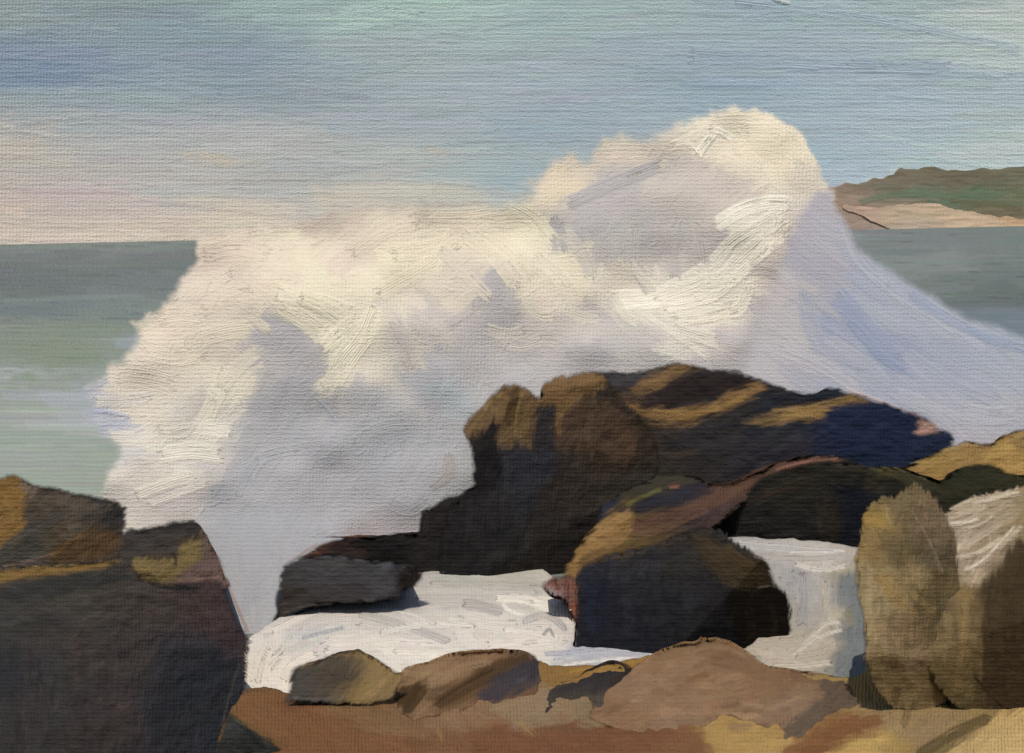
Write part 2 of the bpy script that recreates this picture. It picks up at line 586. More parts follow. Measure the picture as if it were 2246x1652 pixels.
def body(name, outline, d0, paint, base, gain=1.0, tilt=0.25, side=0.0, nf=7, spread=0.35, thick=1.2, rough=2.6, rim=3.5, step=1.25,
         seed=1, mat=None, parent=None, density=None, tension=0.35, planes=None, lump=0.035, flat=None, shrink=0.8, ext=None, soft=1.0, swell=None, **tags):
    """One solid of the shore: outline as seen, its own distance, flat broken faces, thickness behind."""
    R = np.random.default_rng(seed)
    poly = curve(outline, n=10, tension=tension)
    # ragged natural outline
    m = len(poly)
    nxt = np.roll(poly, -1, 0) - np.roll(poly, 1, 0)
    nrm = np.stack([nxt[:, 1], -nxt[:, 0]], -1)
    nrm /= (np.linalg.norm(nrm, axis=1)[:, None] + 1e-9)
    wob = (n2(poly[:, 0] / 9 + seed, poly[:, 1] / 9) - 0.5) * rough + (n2(poly[:, 0] / 2.3 + seed, poly[:, 1] / 2.3 + 7) - 0.5) * rough * 0.3
    poly = poly + nrm * wob[:, None]
    lo, hi = poly.min(0) - 2 * step, poly.max(0) + 2 * step
    cv = Canvas(axis(lo[0], hi[0], step), axis(lo[1], hi[1], step), base, seed)
    sd, cx, cy = poly_sd(cv.X, cv.Y, poly)
    keep = sd > -step * 0.95
    cv.mask = sd > -3
    cv.sd = sd
    paint(cv)
    SX = np.where(sd < 0, cx, cv.X)
    SY = np.where(sd < 0, cy, cv.Y)
    if flat is not None:
        a, b = ray(SX, SY)
        D = flat(a, b)
    else:
        if planes is None:
            cxm, cym = poly.mean(0) / K
            wx, wy = (poly.max(0) - poly.min(0)) / K
            n0 = np.array([side, -1, tilt])
            planes = [(cxm, cym, d0, n0)]
            for k in range(nf):
                n = n0 + np.array([R.normal(0, spread), 0, R.normal(0, spread)])
                px = cxm + R.uniform(-.4, .4) * wx + n[0] * wx * .35
                py = cym + R.uniform(-.3, .3) * wy - n[2] * wy * .35
                a0, b0 = ray(px * K, py * K)
                am, bm = ray(cxm * K, cym * K)
                dd = (n0[0] * am + n0[1] + n0[2] * bm) * d0 / (n0[0] * a0 + n0[1] + n0[2] * b0)
                planes.append((px, py, dd + 0.02 * d0 * R.random() * 0.4, n))
        D = facets(SX, SY, planes)
        D = np.minimum(D, d0 * 1.35)
    if rim > 0:
        t = 1 - np.clip(sd, 0, rim) / rim
        D = D + (1 - np.sqrt(np.maximum(1 - t * t * 0.98, 0))) * rim * 1.1 * D / FPX
    if lump:
        D = D - lump * (fbm(SX / 16 + seed, SY / 11 + seed * 3, 4) - 0.5) * D / 10
    if swell is not None:      # low rounded stone: its rim sinks into the ground it lies on
        D = D - swell[0] * (smooth(sd / swell[1]) + .25 * smooth(sd / 6.0)) + swell[0] * .15
    dn = None
    if density is not None:
        dn = density(cv, sd)
    elif mat is None:
        # broken, weedy rim: short streaks run along the grain of the rock
        ca, sa = np.cos(cv.ang), np.sin(cv.ang)
        gu, gv = SX * ca - SY * sa, SX * sa + SY * ca
        st_ = n2(gu / 9.0 + seed, gv / 1.7) * 0.65 + n2(gu / 4.0 + 5, gv / 1.2 + seed) * 0.35
        dn = smooth((sd + 1.0 - np.maximum(st_ - .22, 0) * 7.5 * soft) / (1.6 + 2.2 * soft))
    me = sheet_mesh(name, cv, D, keep, SX, SY, gain, thick, density=dn, shrink=shrink, ext=ext, solid_sides=mat is None)
    o = link(name, me, mat or M_ROCK, parent, **tags)
    return o



SUNV = np.array(sd_)
SKY_FILL = np.array([0.24, 0.34, 0.50])
SUN_C = np.array([1.0, 0.95, 0.87]) * 4.2 / math.pi


def light_on(n):
    """Rough light reaching a face of normal n, used to choose pigments of the right real-world tone."""
    n = np.array(n, float)
    n /= np.linalg.norm(n)
    return SUN_C * max(float(n @ SUNV), 0.05) + SKY_FILL * (0.55 + 0.45 * n[2])


G_V = 1.14 / light_on((0, -1, 0.15))
G_H = 1.0 / light_on((0, 0, 1))
G_W = 1.05 / light_on((0, -1, .26))
G_C = 1.0 / light_on((0, -.35, 1))
G_T = 1.0 / light_on((0, -1, 0.9))


def R1(*p): return [(x * .2669, 973.3 + y * .2669) for x, y in p]
def R2(*p): return [(898.4 + x * .3335, 748.7 + y * .3335) for x, y in p]
def R3(*p): return [(1647 + x * .2669, 861 + y * .2669) for x, y in p]
def R4(*p): return [(449 + x * .3667, 1272.8 + y * .3667) for x, y in p]
def R5(*p): return [(1272.8 + x * .4334, 1272.8 + y * .4334) for x, y in p]
def QA(*p): return [(x / 2, y / 2) for x, y in p]
def QB(*p): return [(1123 + x / 2, y / 2) for x, y in p]
def QC(*p): return [(x / 2, 826 + y / 2) for x, y in p]
def QD(*p): return [(1123 + x / 2, 826 + y / 2) for x, y in p]


# ------------------------------------------------------------------ sky
def build_sky():
    cv = Canvas(axis(-60, 1084, 2.0, -700, 1900), axis(-60, 270, 2.0, -560, None), '8a9da5', 11)
    cv.points([(0, 20, '8c9fa2'), (200, 40, '859aa3'), (0, 130, '768fa8'), (120, 170, '7089a7'), (350, 60, '7f96a3'), (500, 120, '7a91a3'), (700, 20, '8ba9ab'),
               (760, 15, '96b5b1'), (900, 25, '98b6b2'), (1060, 10, '97b4b2'), (1180, 25, '8ca6ad'), (1400, 20, '8da5ad'), (1700, 30, '869fac'), (2000, 30, '8fa6ad'), (2220, 40, 'a2b1b0'),
               (300, 220, '8699a3'), (0, 290, 'a2a19f'), (600, 200, '8093a1'), (900, 120, '8d9fa6'), (900, 250, '8a99a5'), (1200, 150, '8a9ca8'), (1200, 280, '7f95a3'),
               (1500, 150, '8299a9'), (1600, 200, '7d96a8'), (1900, 150, '8a9fae'), (2100, 200, '8ca1ab'), (2000, 300, '8a9faa'), (2220, 330, '97a9ab'), (0, 330, 'b0a79c'),
               (300, 330, '9c9fa0'), (600, 320, '989d9f'), (700, 390, '939b9c'), (1000, 380, '8a9b9f'), (1110, 380, '8198a2'), (0, 450, 'b8a797'), (200, 460, 'aca09b'),
               (400, 430, 'a0a09e'), (600, 430, '999c9d'), (0, 510, 'b8aa9b'), (300, 508, 'b5a999'), (500, 480, 'b5a998'), (750, 430, 'aca597'), (950, 415, 'a3a297'), (150, 400, 'a8a19c'), (0, 230, '8d9da5'),
               (200, 270, '959fa3'), (0, 560, 'b5a59a'), (2300, 100, 'a4b3b1'), (1800, 330, '839bab'), (2000, 200, '889eb0')], sx=90, sy=24, p=1.6)
    cv.auto(1.3, (50, 130), (6, 14), jit=0.035, op=0.7, h=0.12, box=(-60, 1084, -60, 250), angjit=4, amp=0.3, hue=0.02, bend=0.06)
    cv.stroke([(715, 45), (800, 42), (930, 8)], 60, '9cbcb7', op=.45, h=.15, dry=.5)
    cv.stroke([(1600, 0), (1900, 40), (2246, 110)], 26, '879db0', op=.5, h=.25, dry=.4)
    cv.stroke([(1500, 120), (1800, 140), (2100, 150)], 40, '7d93aa', op=.5, h=.2, dry=.4)
    cv.stroke([(1690, -5), (1715, 2), (1735, 8)], 7, 'b5bdbd', op=.9, h=1.0, dry=0)
    cv.auto(0.35, (40, 120), (2.2, 5), jit=0.05, op=0.55, h=0.15, box=(-60, 1084, -60, 250), angjit=5, amp=0.45, hue=0.03, bend=0.05)
    a, b = ray(cv.X, cv.Y)
    R = 3000.0
    nrm = np.sqrt(a * a + 1 + b * b)
    me = sheet_mesh('sky', cv, R / nrm, None, gain=G_V, rel=R / FPX)
    link('sky', me, M_SKY, kind='structure')


GRADE = (0.70, 1.075, (0.02, 0.008, 0.002))
build_sky()
GRADE = (0.82, 1.04, (0, 0, 0))


def cloud(poly, col, d, seed, label, hi):
    def paint(cv):
        cv.auto(1.2, (14, 30), (3, 6), jit=.06, op=.7, h=.12, angjit=14)
        cv.patch(hi[0], hi[1], 10, soft=5, op=.6)
    def dens(cv, sd):
        return 0.85 * smooth((sd + (fbm(cv.X / 9, cv.Y / 4) - .6) * 10) / 14)
    body('cloud', poly, d, paint, col, gain=G_V, tilt=0, nf=0, thick=120, rough=3, rim=0, lump=0, seed=seed, mat=M_SPRAY, density=dens,
         label=label, cat='cloud', group='small clouds low in the sky')


cloud([(375, 330), (430, 318), (510, 330), (540, 350), (520, 378), (470, 372), (400, 352), (345, 345)], 'aa9f8e', 2600, 3,
      'small tan smudge of cloud low over the sea, left one of the pair', ([(440, 335), (500, 340), (520, 360), (470, 365)], 'b0a28a'))
cloud([(820, 340), (860, 318), (920, 308), (985, 312), (1010, 340), (970, 362), (930, 345), (870, 345)], 'a29c92', 2600, 4,
      'small grey and pinkish cloud low beside the wave crest, right one of the pair', ([(840, 338), (880, 318), (905, 325), (870, 340)], 'ad9a8b'))


# ------------------------------------------------------------------ sea
def build_sea():
    xs = axis(-30, 1054, 2.0, -2500, 3500)
    ys = axis(200, 520, 1.6, None, 2600)
    cv = Canvas(xs, ys, '7f8f82', 12)
    cv.points([(50, 550, '78827e'), (300, 540, '79827f'), (60, 575, '69746f'), (320, 570, '6b7672'), (50, 620, '66726f'), (350, 600, '6b7876'), (50, 680, '6b7d7e'), (300, 680, '74837f'), (60, 725, '7c8c80'), (200, 720, '7b8b7c'),
               (100, 780, '7d8e76'), (200, 770, '80907a'), (60, 840, '82957d'), (0, 790, '9098a3'), (0, 820, 'a5a7ab'), (60, 890, '8fa08f'), (150, 880, '9ca5ab'), (100, 912, '9ba49a'), (180, 930, '9fa8a2'),
               (60, 960, '8f9f8f'), (180, 990, '909f8e'), (60, 1010, '95a394'), (180, 1050, '93a18f'), (250, 900, 'a0a6b8'), (280, 760, '8e9ba4'), (1900, 515, '767f7e'), (2000, 540, '6f7d7b'),
               (2200, 530, '6e7c77'), (2000, 580, '7d8785'), (2150, 600, '66756f'), (2246, 650, '5d6c69'), (2246, 700, '657684'), (600, 1300, '6b7876')], sx=60, sy=14, p=2)
    cv.auto(2.0, (40, 110), (3, 8), jit=.045, op=.7, h=.02, box=(-30, 1054, 230, 520), angjit=2.5, amp=.4, bend=.04, hue=.03)
    cv.patch([(0, 735), (120, 715), (250, 710), (256, 745), (235, 780), (150, 800), (0, 805)], '7d8f74', 0, soft=4, rough=6, op=.75)
    cv.stroke([(0, 905), (120, 900), (230, 912)], 16, '9ea59c', op=.35, h=.05, dry=.5)
    cv.stroke([(0, 660), (150, 655), (320, 650)], 10, '84928d', op=.4, h=.02, dry=.6)
    cv.auto(.6, (40, 120), (2, 3.5), jit=.07, op=.45, h=.03, box=(-30, 1054, 232, 520), angjit=2, amp=.5, bend=.03, hue=.04)
    a, b = ray(cv.X, cv.Y)
    FAR = 2980.0
    horiz = -EYE / FAR
    up = b > horiz
    # rows above the skyline are pulled down onto it
    keep = np.ones(cv.X.shape, bool)
    D = EYE / np.maximum(-b, -horiz)
    keep[:-1] = ~(up[:-1] & up[1:])
    relv = np.minimum(D * D / (FPX * EYE) * 0.5, 8.0 * D / FPX)

    def pos(a, b, d):
        z = cv.hgt * np.minimum(relv, .3) * 0.2
        z = z + 0.03 * np.sin(d * 1.7 + a * d * .4) * np.minimum(1, 12 / d)
        return np.stack([a * d, d, z * np.where(d > 400, 0.2, 1)], -1)
    me = sheet_mesh('sea', cv, D, keep, gain=G_H, rel=relv, pos=pos)
    link('sea', me, M_SEA, kind='structure')


GRADE = (0.62, 1.03, (.01, .01, .005))
build_sea()
GRADE = (0.82, 1.04, (0, 0, 0))


# ------------------------------------------------------------------ far headland
def paint_head(cv):
    cv.points([(1840, 420, '6c5d4e'), (1950, 400, '5f5546'), (2100, 385, '57503f'), (2246, 395, '575442'), (2000, 425, '525a48'), (2130, 430, '4a5a45'), (2246, 440, '555a42'), (1900, 455, '7a6656'), (1940, 490, '7d6c5f'), (2200, 460, '5a523e')], sx=40, sy=12)
    cv.auto(2.5, (16, 40), (3, 6), jit=.08, op=.7, h=.3, angjit=5, amp=.5)
    cv.stroke([(1880, 445), (2000, 425), (2246, 450)], 16, '4b5a45', op=.6, h=.3)
    cv.stroke([(2080, 440), (2180, 448), (2246, 462)], 14, '4f4c34', op=.7, h=.3)


headland = body('headland', [(1740, 430), (1830, 408), (1870, 402), (1930, 392), (1970, 374), (2040, 366), (2090, 376), (2150, 370), (2246, 366), (2500, 372), (2800, 400), (2800, 560), (2246, 550), (1950, 545), (1740, 545)],
                760, paint_head, '5f5245', gain=G_V, flat=lambda a, b: 760 / (1 - .3 * b), thick=300, lump=0, rough=5, rim=0, seed=21, mat=M_LAND, kind='structure')
body('beach', [(1850, 452), (1960, 452), (2050, 446), (2110, 462), (2180, 472), (2250, 480), (2500, 500), (2500, 560), (2246, 550), (2100, 545), (1990, 540), (1950, 500), (1900, 480)],
     753, lambda cv: (cv.points([(1870, 460, '8e7564'), (1950, 470, '948069'), (2050, 462, '98836a'), (2150, 485, '9c866c'), (2240, 497, '9c886e'), (1960, 498, '8f7f6d'), (2240, 480, '9a7b5c')], 30, 8),
                      cv.auto(2, (18, 44), (3, 5), jit=.06, h=.3, angjit=4, amp=.5)), 'ac896c', gain=G_V, flat=lambda a, b: 758.7 / (1 - .3 * b), thick=0, lump=0, rough=3, rim=0, seed=22, mat=M_LAND, parent=headland)


# ------------------------------------------------------------------ the breaking wave
GRADE = (0.78, 0.99, (0.008, 0.002, -0.012))
wave = bpy.data.objects.new('breaking_wave', None)
SC.collection.objects.link(wave)
wave.location = (0, 14.6, 0)
wave.empty_display_size = .5
wave['label'] = 'tall burst of cream and lavender white spray thrown up behind the dark rocks'
wave['category'] = 'wave'

SPRAY_LIGHT_SHADE = [(470, 560, 'd2c0b0'), (600, 530, 'cfc3ae'), (750, 560, 'cfc0ae'), (900, 560, 'd5c9b0'), (1050, 520, 'd3c6af'), (1180, 500, 'd8cfb5'), (1220, 400, 'd2c1a9'), (1250, 350, 'ccbfaf'),  # sunlit cream and shaded lavender of the spray, put into its colour
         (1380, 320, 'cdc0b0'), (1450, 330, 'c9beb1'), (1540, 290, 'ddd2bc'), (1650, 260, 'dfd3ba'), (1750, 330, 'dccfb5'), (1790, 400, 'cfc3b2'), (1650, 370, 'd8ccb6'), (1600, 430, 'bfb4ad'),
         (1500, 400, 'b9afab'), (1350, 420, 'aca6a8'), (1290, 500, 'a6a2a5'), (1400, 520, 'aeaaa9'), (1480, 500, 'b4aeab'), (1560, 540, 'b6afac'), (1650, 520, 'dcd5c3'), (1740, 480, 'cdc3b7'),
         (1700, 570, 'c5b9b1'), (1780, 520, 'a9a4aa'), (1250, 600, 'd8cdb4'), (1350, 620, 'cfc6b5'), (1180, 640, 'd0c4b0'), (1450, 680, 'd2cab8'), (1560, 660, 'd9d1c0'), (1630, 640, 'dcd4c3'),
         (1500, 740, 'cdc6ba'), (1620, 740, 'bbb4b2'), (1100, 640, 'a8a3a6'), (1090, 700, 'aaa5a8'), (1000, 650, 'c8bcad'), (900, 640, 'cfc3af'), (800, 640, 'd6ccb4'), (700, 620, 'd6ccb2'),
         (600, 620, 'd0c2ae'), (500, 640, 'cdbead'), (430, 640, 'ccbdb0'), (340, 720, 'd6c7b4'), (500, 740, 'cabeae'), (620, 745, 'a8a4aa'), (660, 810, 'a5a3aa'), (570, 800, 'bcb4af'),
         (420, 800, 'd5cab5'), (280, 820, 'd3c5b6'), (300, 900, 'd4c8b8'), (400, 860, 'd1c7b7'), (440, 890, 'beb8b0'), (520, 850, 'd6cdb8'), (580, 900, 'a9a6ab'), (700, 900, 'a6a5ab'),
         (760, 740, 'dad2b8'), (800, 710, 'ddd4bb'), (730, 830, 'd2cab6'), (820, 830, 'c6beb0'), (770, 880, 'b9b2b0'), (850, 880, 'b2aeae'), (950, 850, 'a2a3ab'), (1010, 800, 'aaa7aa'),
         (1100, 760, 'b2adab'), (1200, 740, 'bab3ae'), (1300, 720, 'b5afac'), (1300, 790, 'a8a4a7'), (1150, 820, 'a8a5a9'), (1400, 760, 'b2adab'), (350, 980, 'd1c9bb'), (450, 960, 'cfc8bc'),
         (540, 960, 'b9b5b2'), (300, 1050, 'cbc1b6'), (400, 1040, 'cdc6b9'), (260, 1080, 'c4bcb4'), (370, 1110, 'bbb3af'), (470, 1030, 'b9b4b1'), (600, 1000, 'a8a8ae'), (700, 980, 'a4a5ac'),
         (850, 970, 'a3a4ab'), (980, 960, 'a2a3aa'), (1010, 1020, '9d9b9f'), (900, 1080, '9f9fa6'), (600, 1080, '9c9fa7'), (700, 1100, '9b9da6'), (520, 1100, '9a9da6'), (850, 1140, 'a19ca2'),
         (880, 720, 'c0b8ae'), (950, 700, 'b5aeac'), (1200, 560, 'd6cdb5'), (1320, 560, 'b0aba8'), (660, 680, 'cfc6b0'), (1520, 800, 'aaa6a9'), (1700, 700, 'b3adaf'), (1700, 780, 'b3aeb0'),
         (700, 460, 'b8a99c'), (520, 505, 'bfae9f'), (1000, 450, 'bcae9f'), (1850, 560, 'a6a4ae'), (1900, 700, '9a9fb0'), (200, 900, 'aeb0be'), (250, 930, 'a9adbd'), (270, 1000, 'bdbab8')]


def paint_wave(cv):
    cv.points(SPRAY_LIGHT_SHADE, sx=22, sy=18, p=2.6)
    cv.dirs([(500, 520, 35), (450, 650, 30), (750, 560, 40), (1000, 600, 35), (1150, 480, -20), (1250, 400, 20), (1500, 300, 30), (1700, 280, -35), (1350, 420, 25), (1300, 560, 85), (1500, 560, 88),
             (1650, 520, 33), (1250, 700, -30), (1400, 700, -45), (1550, 720, 15), (1100, 700, 60), (900, 650, -45), (700, 620, -25), (760, 760, 60), (600, 760, -35), (500, 820, 50), (300, 760, 40), (250, 860, 5),
             (400, 900, 30), (520, 880, 70), (640, 900, 50), (900, 850, -45), (1000, 900, 70), (1200, 800, -5), (350, 1000, 8), (450, 1060, 25), (620, 1050, 10), (850, 1050, 30), (1600, 780, -25), (1780, 700, -45), (1780, 400, -60)], 55)
    cv.auto(1.3, (16, 40), (7, 13), jit=.025, op=.8, h=.04, angjit=16, amp=.18, bend=.25, hue=.012)
    # lavender shade of the hollows, painted into the spray's colour
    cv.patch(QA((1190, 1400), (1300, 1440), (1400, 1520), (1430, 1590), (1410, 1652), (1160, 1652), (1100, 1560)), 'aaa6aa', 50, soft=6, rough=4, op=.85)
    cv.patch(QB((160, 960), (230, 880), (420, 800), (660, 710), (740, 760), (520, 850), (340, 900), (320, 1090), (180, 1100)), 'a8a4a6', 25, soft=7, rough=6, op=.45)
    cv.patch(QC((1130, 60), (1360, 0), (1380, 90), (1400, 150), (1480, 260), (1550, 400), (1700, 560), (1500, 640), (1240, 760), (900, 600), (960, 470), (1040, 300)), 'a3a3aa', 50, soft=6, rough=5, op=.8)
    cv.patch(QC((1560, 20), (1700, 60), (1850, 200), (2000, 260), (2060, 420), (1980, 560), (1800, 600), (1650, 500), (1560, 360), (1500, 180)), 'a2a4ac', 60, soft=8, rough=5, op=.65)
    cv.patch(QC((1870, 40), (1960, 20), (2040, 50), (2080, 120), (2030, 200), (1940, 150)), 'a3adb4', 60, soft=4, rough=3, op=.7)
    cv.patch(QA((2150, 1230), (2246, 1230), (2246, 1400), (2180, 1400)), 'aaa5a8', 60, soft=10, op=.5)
    cv.auto(.4, (20, 44), (5, 10), jit=.03, op=.6, h=.06, angjit=12, amp=.4, bend=.25, hue=.012)
    S = cv.stroke
    # heavy cream strokes
    for p, w, c, h in [
        ([(1330, 660), (1450, 650), (1560, 590), (1620, 530), (1738, 465)], 52, 'e0d9c7', .75), ([(1440, 668), (1560, 640), (1640, 570), (1735, 490)], 50, 'dfd7c5', .7),
        ([(1560, 500), (1640, 455), (1715, 445), (1742, 460)], 36, 'e2dccb', .7), ([(1430, 660), (1540, 620), (1620, 600)], 34, 'dcd4c2', .6),
        ([(1560, 690), (1620, 680), (1640, 640), (1630, 620)], 30, 'e2dbc9', .9), ([(1470, 700), (1560, 690), (1620, 670)], 38, 'd9d1bf', .6),
        ([(1470, 720), (1540, 740), (1600, 760)], 34, 'd0c9bb', .5), ([(1415, 690), (1480, 735), (1560, 790)], 16, 'cfc8bc', .5),
        ([(1528, 348), (1545, 320), (1568, 290)], 20, 'eae4d2', 1.5), ([(1560, 285), (1585, 292), (1612, 310)], 16, 'e8e2cf', 1.2), ([(1500, 310), (1525, 330), (1530, 345)], 12, 'e4dcc8', 1.0),
        ([(1470, 320), (1520, 300), (1570, 275)], 22, 'dcd2be', .5),
        ([(1690, 250), (1740, 280), (1780, 330), (1805, 390)], 34, 'dcd0b8', .3), ([(1560, 245), (1640, 240), (1700, 262)], 36, 'dfd3ba', .3),
        ([(1600, 330), (1700, 330), (1760, 370)], 50, 'dccfb6', .2), ([(1620, 290), (1700, 290), (1740, 320)], 50, 'dfd3b9', .2),
        ([(1240, 448), (1350, 400), (1460, 358)], 34, 'a39fa5', .5), ([(1215, 470), (1225, 520), (1228, 560)], 40, 'a39fa4', .4),
        ([(1230, 500), (1280, 560), (1300, 620)], 34, 'bdb6ad', .3), ([(1470, 480), (1475, 560), (1480, 620)], 34, 'b3adaa', .3), ([(1530, 480), (1535, 540), (1545, 590)], 36, 'b7afab', .35),
        ([(1390, 500), (1395, 580), (1430, 650)], 30, 'b6b0ac', .35), ([(1440, 640), (1400, 600), (1380, 570)], 22, 'd3cbba', .5),
        ([(850, 560), (960, 540), (1010, 515)], 46, 'd6cab2', .5), ([(820, 650), (930, 590), (1010, 530)], 40, 'd5c9b0', .5), ([(760, 560), (850, 500), (930, 480)], 46, 'd0c2ae', .4),
        ([(930, 470), (1020, 470), (1120, 455)], 36, 'd3c6b0', .4), ([(960, 540), (1040, 620), (1080, 660)], 30, 'cabeae', .5), ([(1010, 510), (1080, 560), (1140, 640)], 34, 'd2c6b0', .5),
        ([(1050, 500), (1120, 550), (1180, 620)], 40, 'd5cab2', .45), ([(1100, 440), (1170, 480), (1220, 540)], 40, 'd8cfb6', .45), ([(1170, 560), (1230, 610), (1270, 680)], 40, 'd5cab4', .4),
        ([(600, 640), (690, 660), (780, 690)], 40, 'd8cfb6', .9), ([(610, 670), (690, 720), (720, 760)], 44, 'd3cab1', .6), ([(650, 650), (720, 680), (790, 740)], 36, 'd6cdb3', .8),
        ([(700, 770), (750, 730), (790, 690)], 40, 'dbd3ba', .8), ([(820, 665), (790, 740), (760, 790)], 26, 'ded6bd', .9), ([(790, 740), (745, 790), (720, 860)], 34, 'd9d1b9', .9),
        ([(815, 740), (770, 800), (740, 850)], 22, 'd5ccb6', .7), ([(700, 850), (730, 830), (760, 800)], 24, 'd2cab6', .6), ([(590, 660), (560, 700), (600, 730)], 24, 'cfc4b0', .5),
        ([(480, 520), (560, 500), (650, 490)], 36, 'd2c3b0', .5), ([(440, 560), (520, 540), (600, 560)], 44, 'd1c0ae', .4), ([(380, 680), (440, 630), (520, 600)], 44, 'd0c2b0', .4),
        ([(340, 700), (400, 690), (460, 700)], 50, 'd8c9b4', .3), ([(300, 760), (380, 780), (460, 760)], 60, 'd6c8b4', .3), ([(250, 820), (330, 830), (400, 850)], 60, 'd6c9b8', .3),
        ([(440, 690), (500, 650), (560, 640)], 44, 'cfc1ae', .35), ([(400, 760), (480, 730), (560, 720)], 44, 'd4c8b3', .3), ([(440, 950), (470, 880), (505, 800)], 40, 'dad2bc', .7),
        ([(480, 860), (530, 800), (580, 760)], 34, 'd0c6b4', .4), ([(420, 970), (450, 910), (470, 870)], 26, 'd8d0bd', .5), ([(540, 880), (490, 930), (440, 990)], 34, 'cfc8bb', .5),
        ([(340, 1000), (420, 990), (500, 1000)], 44, 'd7d0c1', .7), ([(350, 960), (430, 940), (520, 950)], 34, 'd6cec0', .5), ([(290, 1090), (370, 1060), (440, 1040)], 30, 'd4ccbe', .7),
        ([(320, 1110), (400, 1080), (460, 1055)], 22, 'cfc7bb', .6), ([(230, 960), (300, 960), (360, 930)], 40, 'd0c8bb', .3), ([(200, 880), (270, 880), (340, 870)], 30, 'd0c8c0', .4),
        ([(950, 730), (1020, 690), (1060, 650)], 26, 'b0aaa9', .4), ([(900, 700), (960, 720), (1000, 780)], 40, 'bcb4ae', .3), ([(1060, 720), (1120, 735), (1160, 720)], 30, 'c5bcb2', .5),
        ([(1090, 740), (1140, 760), (1200, 740)], 30, 'bfb8b1', .4), ([(1150, 640), (1180, 690), (1230, 690)], 30, 'cfc5b3', .5), ([(1230, 640), (1260, 690), (1320, 700)], 34, 'c9c0b2', .4),
        ([(1340, 640), (1370, 690), (1410, 715)], 24, 'cdc5b6', .6), ([(860, 700), (890, 770), (900, 820)], 40, 'b9b2ae', .3), ([(1000, 760), (1040, 820), (1080, 850)], 30, 'aca8aa', .3),
        ([(540, 1060), (580, 1000), (690, 980)], 30, 'a6a7ae', .5), ([(520, 1090), (540, 1040), (570, 1000)], 22, 'a3a5ad', .5), ([(660, 1120), (700, 1150), (740, 1130)], 26, '9fa1a9', .4),
        ([(620, 1200), (680, 1170), (720, 1150)], 26, '9a9ca6', .4), ([(770, 980), (830, 940), (900, 930)], 34, 'a4a5ac', .3), ([(850, 1100), (900, 1120), (940, 1090)], 34, '9e9da4', .3),
        ([(1560, 740), (1640, 760), (1720, 800)], 40, 'b4afb0', .3), ([(1640, 660), (1720, 700), (1780, 760)], 40, 'b3adb0', .3), ([(1640, 590), (1700, 600), (1740, 650)], 30, 'c3b8b1', .4),
        ([(1690, 540), (1740, 560), (1775, 600)], 26, 'c4b6ae', .3), ([(980, 990), (985, 1040), (940, 1080)], 30, '9d9695', .3),
    ]:
        S(p, w, c, op=.8, h=h * .5, dry=.3, jit=.04, amp=.3 + h * .75)
    # thin bluish strokes, mostly at the ragged edges
    S([(150, 870), (200, 850), (240, 830)], 14, 'a6adc4', op=.7, h=.4, dry=.5)
    S([(190, 900), (240, 905), (290, 915)], 12, 'a0a8c2', op=.7, h=.4, dry=.5)
    S([(255, 760), (270, 740), (285, 720)], 14, '98a5ba', op=.7, h=.3, dry=.4)
    S([(690, 870), (720, 900), (740, 930)], 6, '8fa3b4', op=.6, h=.3, dry=.3)
    cv.auto(.05, (8, 20), (1.6, 3), jit=.05, op=.6, h=.25, angjit=25, amp=.9, bend=.6, hue=.012)


def soft_edge(w=9, hard=None):
    def f(cv, sd):
        nz = (fbm(cv.X / 10, cv.Y / 7, 3) - .5) * 10
        ww = np.full(cv.X.shape, float(w))
        if hard is not None:
            for x, y, r, v in hard:
                g = np.exp(-(((cv.X - x * K) ** 2 + (cv.Y - y * K) ** 2) / (r * K) ** 2))
                ww = ww * (1 - g) + v * g
        return smooth((sd + nz * ww / 14) / ww)
    return f


WAVE_OUT = [(215, 1100), (225, 1040), (250, 1000), (215, 960), (175, 925), (185, 885), (150, 862), (205, 830), (230, 800), (270, 775), (290, 750), (285, 700), (320, 682), (365, 650), (390, 600), (425, 565), (432, 520),
            (500, 498), (640, 482), (700, 455), (780, 448), (900, 436), (1000, 432), (1140, 425), (1150, 395), (1200, 350), (1240, 325), (1290, 335), (1305, 300), (1350, 285), (1410, 290), (1470, 270),
            (1540, 240), (1620, 230), (1690, 243), (1745, 275), (1785, 325), (1810, 375), (1832, 405), (1850, 450), (1900, 540), (2000, 700), (2050, 900), (2060, 1060), (1400, 1080), (1090, 1090), (1060, 1240),
            (700, 1290), (560, 1200), (440, 1190), (240, 1180)]


def flat_wave(a, b):
    d = 14.0 + (np.clip(b, -.4, .2) + .28) / .32 * 1.1
    px = a * FPX
    py = -b * FPX
    lump = (fbm(px / 75 + 4, py / 60 + 8, 2) - .5) * .22 + (fbm(px / 26 + 1, py / 22 + 2, 2) - .5) * .015
    bulge = -.3 * np.exp(-(((px - 245) / 90) ** 2 + ((py + 40) / 120) ** 2)) - .25 * np.exp(-(((px + 180) / 170) ** 2 + ((py - 90) / 90) ** 2))
    return d + lump + bulge


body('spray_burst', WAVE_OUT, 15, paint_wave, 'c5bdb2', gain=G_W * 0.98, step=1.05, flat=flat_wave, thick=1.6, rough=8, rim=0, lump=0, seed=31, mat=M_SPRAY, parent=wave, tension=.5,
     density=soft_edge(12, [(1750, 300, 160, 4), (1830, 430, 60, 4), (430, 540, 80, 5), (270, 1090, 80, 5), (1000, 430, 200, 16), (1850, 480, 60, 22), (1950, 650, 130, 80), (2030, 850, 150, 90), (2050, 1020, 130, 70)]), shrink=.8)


GRADE = (0.92, 1.0, (0, 0, 0))


